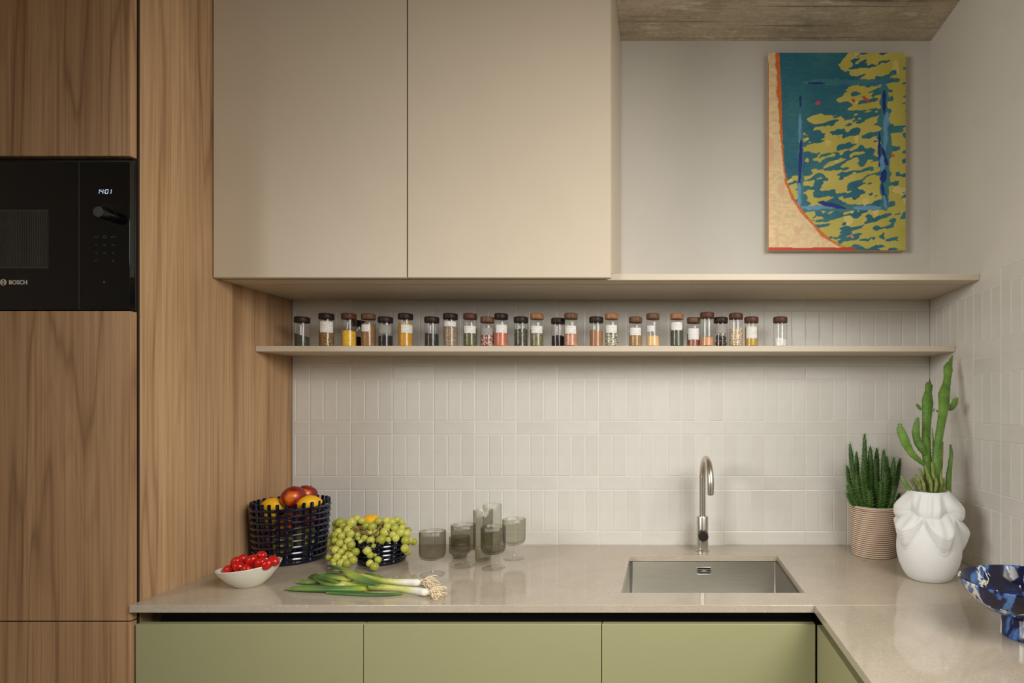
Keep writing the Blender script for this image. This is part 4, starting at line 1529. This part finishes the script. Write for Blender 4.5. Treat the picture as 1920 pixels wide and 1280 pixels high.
def basket(cx, cy, r0, r1, H, nrings, nup, rr_, label, teeth):
    b = thing('ceramic_basket', (cx, cy, ZT), label, 'basket', 'navy ceramic baskets')
    rad = lambda zz: r0 + (r1 - r0) * zz / H
    MB().lathe([(0, 0.0003), (r0 - 0.001, 0.0003), (r0 + 0.002, 0.004), (r0 + 0.002, 0.012), (r0 - 0.004, 0.015), (r0 - 0.008, 0.010), (0, 0.009)], (cx, cy, ZT), 64).build('base', M['navy'], b)
    for i in range(nrings):
        zz = 0.019 + (H - 0.019 - 0.012) * i / (nrings - 1)
        r_ = rad(zz) + rr_ * 0.35
        pts = []
        for k in range(72):
            a = 2 * PI * k / 72
            wv = 0.0006 * math.sin(5 * a + i) + 0.0004 * math.sin(11 * a + 2 * i)
            pts.append((cx + r_ * math.cos(a), cy + r_ * math.sin(a), ZT + zz + wv))
        MB().tube(pts, rr_, 8, closed=True, up=(0, 0, 1)).build('ring', M['navy'], b)
    pts = [(rad(0.008) - rr_ * 0.55, 0, 0.008), (rad(H * .5) - rr_ * 0.55, 0, H * .5), (rad(H) - rr_ * 0.4, 0, H - 0.002), (rad(H) - rr_ * 0.4, 0, H + teeth - 0.0015), (rad(H) - rr_ * 0.4, 0, H + teeth)]
    me = MB().tube(pts, [rr_, rr_, rr_, rr_, rr_ * 0.55], 8, up=(0, 1, 0)).mesh('upright', [M['navy']])
    for k in range(nup):
        o = bpy.data.objects.new('upright', me)
        COL.objects.link(o)
        o.parent = b
        o.rotation_euler = (0, 0, 2 * PI * k / nup)
    return b


BX, BY = -1.2585, -0.196
basket(BX, BY, 0.100, 0.1115, 0.190, 9, 28, 0.0053, 'tall navy glazed lattice basket of fruit in the corner', 0.009)
SX, SY = -0.942, -0.222
basket(SX, SY, 0.071, 0.079, 0.074, 4, 20, 0.0052, 'low navy glazed lattice basket under the green grapes', 0.006)


def nect(u):
    g_ = math.exp(-((u.y * 2.2) ** 2)) * max(0, -u.x) * 0.07
    q = 1 - g_ - 0.10 * math.exp(-((1 - u.z) * 9))
    return u * q


def lem(u):
    q = 1 + 0.12 * max(0, abs(u.x) - 0.86) / 0.14 * (abs(u.x) > 0.86)
    return Vector((u.x * q, u.y, u.z))


def fruit_thing(kind, p, rot, label, group, r=0.036, parts=True):
    f = thing(kind, p, label, 'fruit', group)
    rot = Euler(rot)
    if kind == 'nectarine':
        MB().sphere(p, (r, r * 0.98, r * 0.94), 28, 20, rot=rot, fn=nect).build('flesh', M['nectarine'], f)
    elif kind == 'lemon':
        MB().sphere(p, (r * 1.18, r * 0.88, r * 0.88), 28, 20, rot=rot, fn=lem).build('peel', M['lemon'], f)
    else:
        def pe(u):
            q = 1 - 0.32 * max(0, u.z) ** 1.5
            return Vector((u.x * q, u.y * q, u.z * 1.12))
        MB().sphere(p, r, 24, 18, rot=rot, fn=pe).build('flesh', M['pear'], f)
    if kind != 'lemon':
        tip_ = Vector(p) + rot.to_matrix() @ Vector((0, 0, r * (0.84 if kind == 'nectarine' else 1.1)))
        ax = rot.to_matrix() @ Vector((0.1, 0, 1))
        MB().tube([tip_ - ax * 0.004, tip_ + ax * 0.005], [0.002, 0.0014], 7).build('stalk', M['grape_stem'], f)
    return f


z1 = ZT + 0.012
fruit_thing('nectarine', at(549, 932, 1.935), (0.35, -0.55, 0.2), 'large red nectarine on top of the tall basket', 'nectarines', 0.0385)
fruit_thing('nectarine', at(575, 926, 2.012), (0.3, 0.35, 1.2), 'red nectarine behind the large one on the tall basket', 'nectarines', 0.0335)
fruit_thing('lemon', at(512, 948, 1.925), (0.1, 0.1, 0.1), 'yellow lemon at the left on top of the tall basket', 'lemons', 0.0295)
fruit_thing('lemon', (-1.182, BY - 0.028, 1.0905), (0.0, -0.12, 0.5), 'yellow lemon at the right on top of the tall basket', 'lemons', 0.0295)
fruit_thing('lemon', (BX - 0.050, BY - 0.030, ZT + 0.135), (0.2, 0.2, 2.0), 'lemon under the left one, seen through the upper lattice', 'lemons', 0.032)
fruit_thing('nectarine', (BX + 0.024, BY - 0.058, ZT + 0.128), (0.5, 0.2, 0.9), 'nectarine just under the rim, seen through the front lattice', 'nectarines', 0.034)
fruit_thing('nectarine', (BX + 0.062, BY + 0.02, ZT + 0.130), (0.5, 0.9, 0.4), 'nectarine behind the right side of the upper lattice', 'nectarines', 0.034)
fruit_thing('nectarine', (BX - 0.020, BY + 0.055, ZT + 0.130), (0.1, 0.7, 0.1), 'nectarine at the back of the tall basket, mostly hidden', 'nectarines', 0.034)
fruit_thing('nectarine', (BX - 0.057, BY - 0.022, ZT + 0.062), (0.2, 0.6, 0.3), 'nectarine low at the left behind the lattice', 'nectarines', 0.034)
fruit_thing('pear', (BX + 0.008, BY - 0.058, ZT + 0.062), (0.3, 0.15, 0.3), 'pale yellow pear seen through the middle of the lattice', 'pears', 0.034)
fruit_thing('pear', (BX + 0.058, BY - 0.004, ZT + 0.068), (0.2, 0.4, 1.3), 'pale yellow pear behind the right side of the lattice', 'pears', 0.034)
fruit_thing('pear', (BX + 0.010, BY + 0.058, ZT + 0.060), (0.0, 0.4, 1.3), 'pale pear at the back of the tall basket, mostly hidden', 'pears', 0.034)

fruit_thing('lemon', (at(697, 979, 1.955)), (0.0, 0.06, 0.2), 'yellow lemon on top of the grapes', 'lemons', 0.029)

# ------------------------------------------------------------------ grapes
gb = thing('grape_bunch', (SX, SY, ZT + 0.08), 'bunch of green grapes hanging over the low navy basket', 'grapes')
GP = [(1030, 435, 48), (1062, 468, 40), (1150, 435, 52), (1205, 398, 40), (1252, 418, 35), (1300, 468, 40), (1362, 482, 45), (1430, 422, 42), (1505, 418, 40), (1562, 430, 42), (1612, 408, 34),
      (1515, 475, 40), (1592, 497, 40), (1650, 540, 48), (1490, 535, 48), (1715, 547, 40), (1572, 562, 38), (1700, 620, 45), (1752, 622, 34), (1697, 702, 42), (1602, 597, 38), (1525, 612, 30),
      (1452, 612, 50), (1347, 620, 42), (1282, 597, 35), (1220, 557, 32), (1216, 600, 22), (1243, 630, 25), (1390, 664, 24), (1112, 512, 45), (1142, 552, 45), (1048, 575, 42), (985, 562, 42),
      (1015, 530, 38), (1117, 627, 42), (1030, 650, 42), (977, 622, 35), (1182, 657, 40), (1090, 692, 35), (1135, 702, 22), (1190, 737, 40), (1040, 737, 35), (982, 717, 40), (1112, 767, 35),
      (1142, 777, 32), (1000, 792, 40), (1165, 822, 42), (1040, 852, 42), (962, 830, 30), (1100, 855, 42), (972, 868, 32), (1327, 717, 40), (1292, 722, 24), (1342, 772, 34), (1388, 772, 20),
      (1420, 817, 34), (1335, 852, 35), (1383, 888, 43), (1665, 490, 34), (1080, 800, 34), (1400, 540, 34), (1340, 545, 30)]
gmeshes = []
gverts = []


def gpos(cx, cy, extra=0.0):
    d = 1.935 - 0.00024 * (cy - 400) + extra
    # bulge: left cascade and centre nearer than the far right
    d += 0.025 * max(0, (cx - 1500) / 260.0) - 0.012 * math.sin(min(PI, max(0, (cx - 950) / 800.0 * PI)))
    return at(450 + cx / 5.486, 900 + cy / 5.486, d), d


pts_g = []
for cx, cy, r_ in GP:
    p, d = gpos(cx, cy)
    pts_g.append((p, r_ / 5.486 / (F / d)))
# grapes further back that fill the bunch
extra = 0
tries = 0
while extra < 60 and tries < 4000:
    tries += 1
    cx, cy, r_ = random.choice(GP)
    cx += random.uniform(-45, 45)
    cy += random.uniform(-50, 40)
    if cy > 800:
        continue
    p, d = gpos(cx, cy, random.uniform(0.02, 0.05))
    rr_ = random.uniform(0.0095, 0.0125)
    if cy < 430 or p.z < ZT + rr_:
        continue
    # keep clear of basket wall/inside, below the rim
    hd = math.hypot(p.x - SX, p.y - SY)
    if p.z < ZT + 0.088 and hd < 0.087 + rr_:
        continue
    if all((p - q).length > (rr_ + qr) * 0.86 for q, qr in pts_g):
        pts_g.append((p, rr_))
        extra += 1
gm0 = MB().sphere((0, 0, 0), (1, 1, 1.07), 16, 10).mesh('grape', [M['grape']])
for p, r_ in pts_g:
    if p.z < ZT + r_ * 1.07:
        p.z = ZT + r_ * 1.07
    hd = Vector((p.x - SX, p.y - SY))
    lim = 0.0865 + r_
    if p.z < ZT + 0.078 and hd.length < lim:
        hd = hd.normalized() * lim
        p.x, p.y = SX + hd.x, SY + hd.y
    o = bpy.data.objects.new('grape', gm0)
    COL.objects.link(o)
    o.parent = gb
    o.location = p - Vector(ORIG[gb.name])
    o.scale = (r_, r_, r_)
    o.rotation_euler = (random.uniform(-.6, .6), random.uniform(-.6, .6), random.uniform(0, 6))


def GPT(cx, cy, e=0.012):
    return gpos(cx, cy, e)[0]


for path, w_ in (([(1180, 490), (1260, 540), (1340, 560), (1400, 530), (1440, 470), (1475, 428)], 0.0026), ([(1200, 480), (1250, 480), (1290, 540)], 0.002), ([(1300, 550), (1200, 600), (1130, 660), (1110, 760)], 0.0018),
                 ([(1400, 540), (1390, 620), (1350, 720), (1380, 800)], 0.0016), ([(1440, 480), (1540, 540), (1620, 580)], 0.0018), ([(1400, 545), (1420, 500), (1465, 440)], 0.0024), ([(1250, 545), (1150, 500), (1080, 470)], 0.0018)):
    P_ = catmull([GPT(a, b, -0.010 if b < 580 else 0.006) for a, b in path], 5)
    P_ = [p + Vector((random.gauss(0, .0012), random.gauss(0, .0012), random.gauss(0, .0012))) for p in P_]
    MB().tube(P_, w_, 7).build('stem', M['grape_stem'], gb)

# ------------------------------------------------------------------ smoked glasses


def ripple(n, amp):
    return lambda th, r, zz: (r + amp * math.cos(n * th), zz)


def goblet(cx, cy, label, mat='smoke', H=0.1325, rb=0.0375):
    g = thing('stemmed_glass', (cx, cy, ZT), label, 'glass', 'ribbed smoked stemmed glasses')
    c_ = (cx, cy, ZT)
    out_ = [(0.0, 0.0445), (0.010, 0.0446), (0.024, 0.0475), (0.0335, 0.0525), (rb - 0.0005, 0.062), (rb, 0.074), (rb, 0.10), (rb, H - 0.001)]
    in_ = [(rb - 0.0009, H), (rb - 0.0018, H - 0.001), (rb - 0.0018, 0.10), (rb - 0.0018, 0.074), (rb - 0.0028, 0.064), (0.0315, 0.0565), (0.022, 0.0525), (0.010, 0.0508), (0, 0.0505)]
    MB().lathe(out_ + in_, c_, 208, fn=lambda th, r, zz: (r + (0.00045 * math.cos(52 * th) if 0.05 < zz < H and r > 0.03 else 0), zz)).build('bowl', M[mat], g, angle=60)
    MB().lathe([(0, 0.0003), (0.0345, 0.0003), (0.0355, 0.0012), (0.034, 0.0026), (0.020, 0.0042), (0.008, 0.0066), (0.0048, 0.011), (0.0042, 0.022), (0.0045, 0.036), (0.0062, 0.0425), (0.0075, 0.0443), (0, 0.0444)],
               c_, 48).build('foot', M['clear'], g)


def tumbler(cx, cy, H, rt, rbt, zs, label, mat, grp):
    g = thing('tumbler', (cx, cy, ZT), label, 'glass', grp)
    wl = 0.0018
    out_ = [(0, 0.0003), (rbt - 0.003, 0.0003), (rbt, 0.003), (rbt, zs - 0.003), (rt - 0.001, zs + 0.001), (rt, zs + 0.006), (rt, H * 0.7), (rt, H - 0.001)]
    in_ = [(rt - wl / 2, H), (rt - wl, H - 0.001), (rt - wl, H * 0.7), (rt - wl, zs + 0.006), (rbt - wl, zs - 0.002), (rbt - wl, 0.008), (rbt - wl - 0.004, 0.006), (0, 0.006)]
    MB().lathe(out_ + in_, (cx, cy, ZT), 176, fn=lambda th, r, zz: (r + (0.0004 * math.cos(44 * th) if 0.004 < zz < H and r > 0.02 else 0), zz)).build('glass', M[mat], g, angle=60)


goblet(-0.7125, -0.380, 'smoked ribbed stemmed glass at the left, nearest to the onion roots')
goblet(-0.653, -0.283, 'smoked ribbed stemmed glass standing before the low tumbler')
goblet(-0.5495, -0.309, 'smoked ribbed stemmed glass in front, before the tall tumbler')
goblet(-0.5165, -0.186, 'paler smoked ribbed stemmed glass at the right end of the group', 'smoke_light')
tumbler(-0.6135, -0.207, 0.166, 0.0312, 0.0255, 0.034, 'tall smoked ribbed tumbler, darker and in front of the pale one', 'smoke_light', 'tall ribbed tumblers')
M['smoke_pale'] = thin_glass('smoked_glass_pale', (0.93, 0.935, 0.91, 1), (0.82, 0.83, 0.80, 1), 0.5)
tumbler(-0.610, -0.118, 0.170, 0.0312, 0.0255, 0.034, 'tall pale ribbed tumbler standing at the back near the tiles', 'smoke_pale', 'tall ribbed tumblers')
tumbler(-0.702, -0.178, 0.072, 0.0335, 0.0235, 0.016, 'low smoked tumbler half hidden behind a stemmed glass', 'smoke', None)

# ------------------------------------------------------------------ spring onions


def OP(cx, cy, z):
    return on(380 + cx / 4, 900 + cy / 4, z)


def tinted_tube(name, parent, pts, widths, cols, flat, n=14, k=7):
    P_ = catmull(pts, k)
    n_ = len(P_)
    kw = 1.28 if name == 'leaf' else 1.06
    rad = [w_ * kw for w_ in lerp_list(widths, n_)]
    fl = lerp_list(flat, n_) if hasattr(flat, '__len__') else [flat] * n_
    m = MB().tube(P_, rad, n, flat=fl, up=(0, 0, 1))
    o = m.build(name, M['onion'], parent, angle=80)
    ca2 = o.data.color_attributes.new('tint', 'FLOAT_COLOR', 'POINT')
    cc = [np.array(c_[:3]) for c_ in cols]
    buf_ = np.ones((len(o.data.vertices), 4), dtype=np.float32)
    for i in range(n_):
        t_ = i / (n_ - 1) * (len(cc) - 1)
        q = min(int(t_), len(cc) - 2)
        col = cc[q] * (1 - (t_ - q)) + cc[q + 1] * (t_ - q)
        for j_ in range(n):
            stp = 0.9 + 0.16 * (j_ % 3) / 2
            buf_[i * n + j_, :3] = col * stp
    ca2.data.foreach_set('color', buf_.reshape(-1))
    return o


WH, PG, LG, MG, DG = S(240, 236, 222), S(206, 208, 120), S(170, 186, 74), S(104, 142, 62), S(66, 106, 56)


def roots(parent, o_, dirx, n_, L):
    m = MB()
    for k in range(n_):
        a, b = random.uniform(-0.9, 0.9), random.uniform(-0.35, 0.75)
        v_ = Vector((math.cos(a), math.sin(a) * 0.9, b * 0.8)).normalized()
        l_ = L * random.uniform(0.5, 1.0)
        st_ = Vector(o_) + Vector((0, random.gauss(0, .003), random.gauss(0, .003)))
        p1 = st_ + v_ * l_ * 0.4 + Vector((0, random.gauss(0, .003), random.gauss(0, .002)))
        p2 = st_ + v_ * l_ * 0.75 + Vector((0, random.gauss(0, .005), -0.004 + random.gauss(0, .003)))
        p3 = st_ + v_ * l_ + Vector((0, random.gauss(0, .006), -0.012))
        q = []
        for p in catmull([st_, p1, p2, p3], 3):
            p.z = max(p.z, ZT + 0.0012)
            q.append(p)
        m.tube(q, [0.0010] * (len(q) - 1) + [0.0005], 5)
    tag(m.build('roots', M['root'], parent), kind='stuff')


# front onion
o1 = thing('spring_onion', OP(1650, 835, ZT + 0.01), 'spring onion in front, with its long dark leaf reaching left', 'onion', 'spring onions')
z = ZT
tinted_tube('stalk', o1, [OP(1700, 843, z + .0115), OP(1670, 840, z + .012), OP(1600, 828, z + .0115), OP(1480, 815, z + .012), OP(1350, 803, z + .013), OP(1200, 795, z + .014), OP(1040, 772, z + .016)],
            [0.004, 0.0098, 0.0088, 0.0078, 0.0082, 0.0088, 0.0096], [S(232, 226, 206), WH, WH, PG, PG, LG, LG, PG], [1, 1, 1, 1, .95, .8, .6])
roots(o1, OP(1700, 843, z + .011), 1, 70, 0.046)
tinted_tube('leaf', o1, [OP(1230, 812, z + .012), OP(1120, 815, z + .0115), OP(960, 814, z + .010), OP(800, 812, z + .009), OP(700, 812, z + .008), OP(620, 815, z + .004)],
            [0.0075, 0.0098, 0.0108, 0.0105, 0.009, 0.003], [LG, MG, DG, MG, MG, S(150, 160, 92)], [.8, .7, .6, .55, .5, .4])
tinted_tube('leaf', o1, [OP(1500, 848, z + .005), OP(1400, 856, z + .004), OP(1250, 856, z + .004), OP(1080, 850, z + .004), OP(930, 842, z + .004)], [0.003, 0.006, 0.0068, 0.006, 0.003], [MG, DG, DG, DG, MG], 0.5)
tinted_tube('leaf', o1, [OP(1080, 782, z + .016), OP(1000, 786, z + .014), OP(930, 772, z + .013), OP(870, 738, z + .014), OP(842, 712, z + .010), OP(800, 722, z + .006)],
            [0.0078, 0.0075, 0.0075, 0.0078, 0.0072, 0.004], [PG, LG, MG, MG, DG, DG], [.8, .7, .7, .6, .5, .4])
tinted_tube('leaf', o1, [OP(860, 762, z + .007), OP(800, 764, z + .008), OP(750, 762, z + .007), OP(716, 760, z + .006)], [0.0068, 0.0072, 0.007, 0.0045], [DG, MG, MG, LG], 0.6)
# rear onion
o2 = thing('spring_onion', OP(1560, 770, ZT + 0.01), 'spring onion behind, its folded leaf crossing over the front one', 'onion', 'spring onions')
tinted_tube('stalk', o2, [OP(1636, 768, z + .0115), OP(1612, 768, z + .0125), OP(1540, 766, z + .0115), OP(1440, 762, z + .012), OP(1330, 752, z + .014), OP(1230, 728, z + .017), OP(1130, 700, z + .020)],
            [0.0045, 0.0098, 0.0092, 0.0086, 0.0088, 0.0088, 0.0086], [S(232, 226, 206), WH, WH, PG, LG, PG, LG], [1, 1, 1, .95, .9, .8, .65])
roots(o2, OP(1634, 768, z + .011), 1, 70, 0.056)
tinted_tube('leaf', o2, [OP(1180, 716, z + .021), OP(1120, 690, z + .022), OP(1060, 668, z + .022), OP(1000, 652, z + .020), OP(956, 640, z + .016)], [0.0078, 0.0074, 0.0072, 0.007, 0.0055], [LG, MG, DG, DG, DG], 0.5)
tinted_tube('leaf', o2, [OP(990, 648, z + .030), OP(1060, 668, z + .034), OP(1130, 712, z + .034), OP(1200, 745, z + .032), OP(1270, 770, z + .030), OP(1330, 782, z + .026)], [0.004, 0.0085, 0.0125, 0.0125, 0.0085, 0.0025],
            [DG, MG, LG, MG, DG, DG], [.4, .35, .3, .3, .3, .3])
tinted_tube('leaf', o2, [OP(1130, 745, z + .022), OP(1050, 735, z + .023), OP(975, 725, z + .022), OP(910, 712, z + .022), OP(880, 722, z + .024), OP(930, 740, z + .026), OP(1010, 765, z + .026)],
            [0.009, 0.0115, 0.0105, 0.007, 0.006, 0.0065, 0.004], [PG, LG, MG, DG, MG, DG, MG], [.4, .35, .35, .4, .4, .4, .4])
tinted_tube('leaf', o2, [OP(1060, 690, z + .024), OP(1010, 690, z + .026), OP(950, 690, z + .025), OP(905, 700, z + .022)], [0.005, 0.006, 0.006, 0.004], [LG, DG, DG, MG], 0.4)
tinted_tube('leaf', o2, [OP(1215, 702, z + .012), OP(1260, 708, z + .011), OP(1310, 722, z + .010), OP(1345, 732, z + .009)], [0.003, 0.006, 0.006, 0.003], [DG, DG, MG, MG], 0.6)
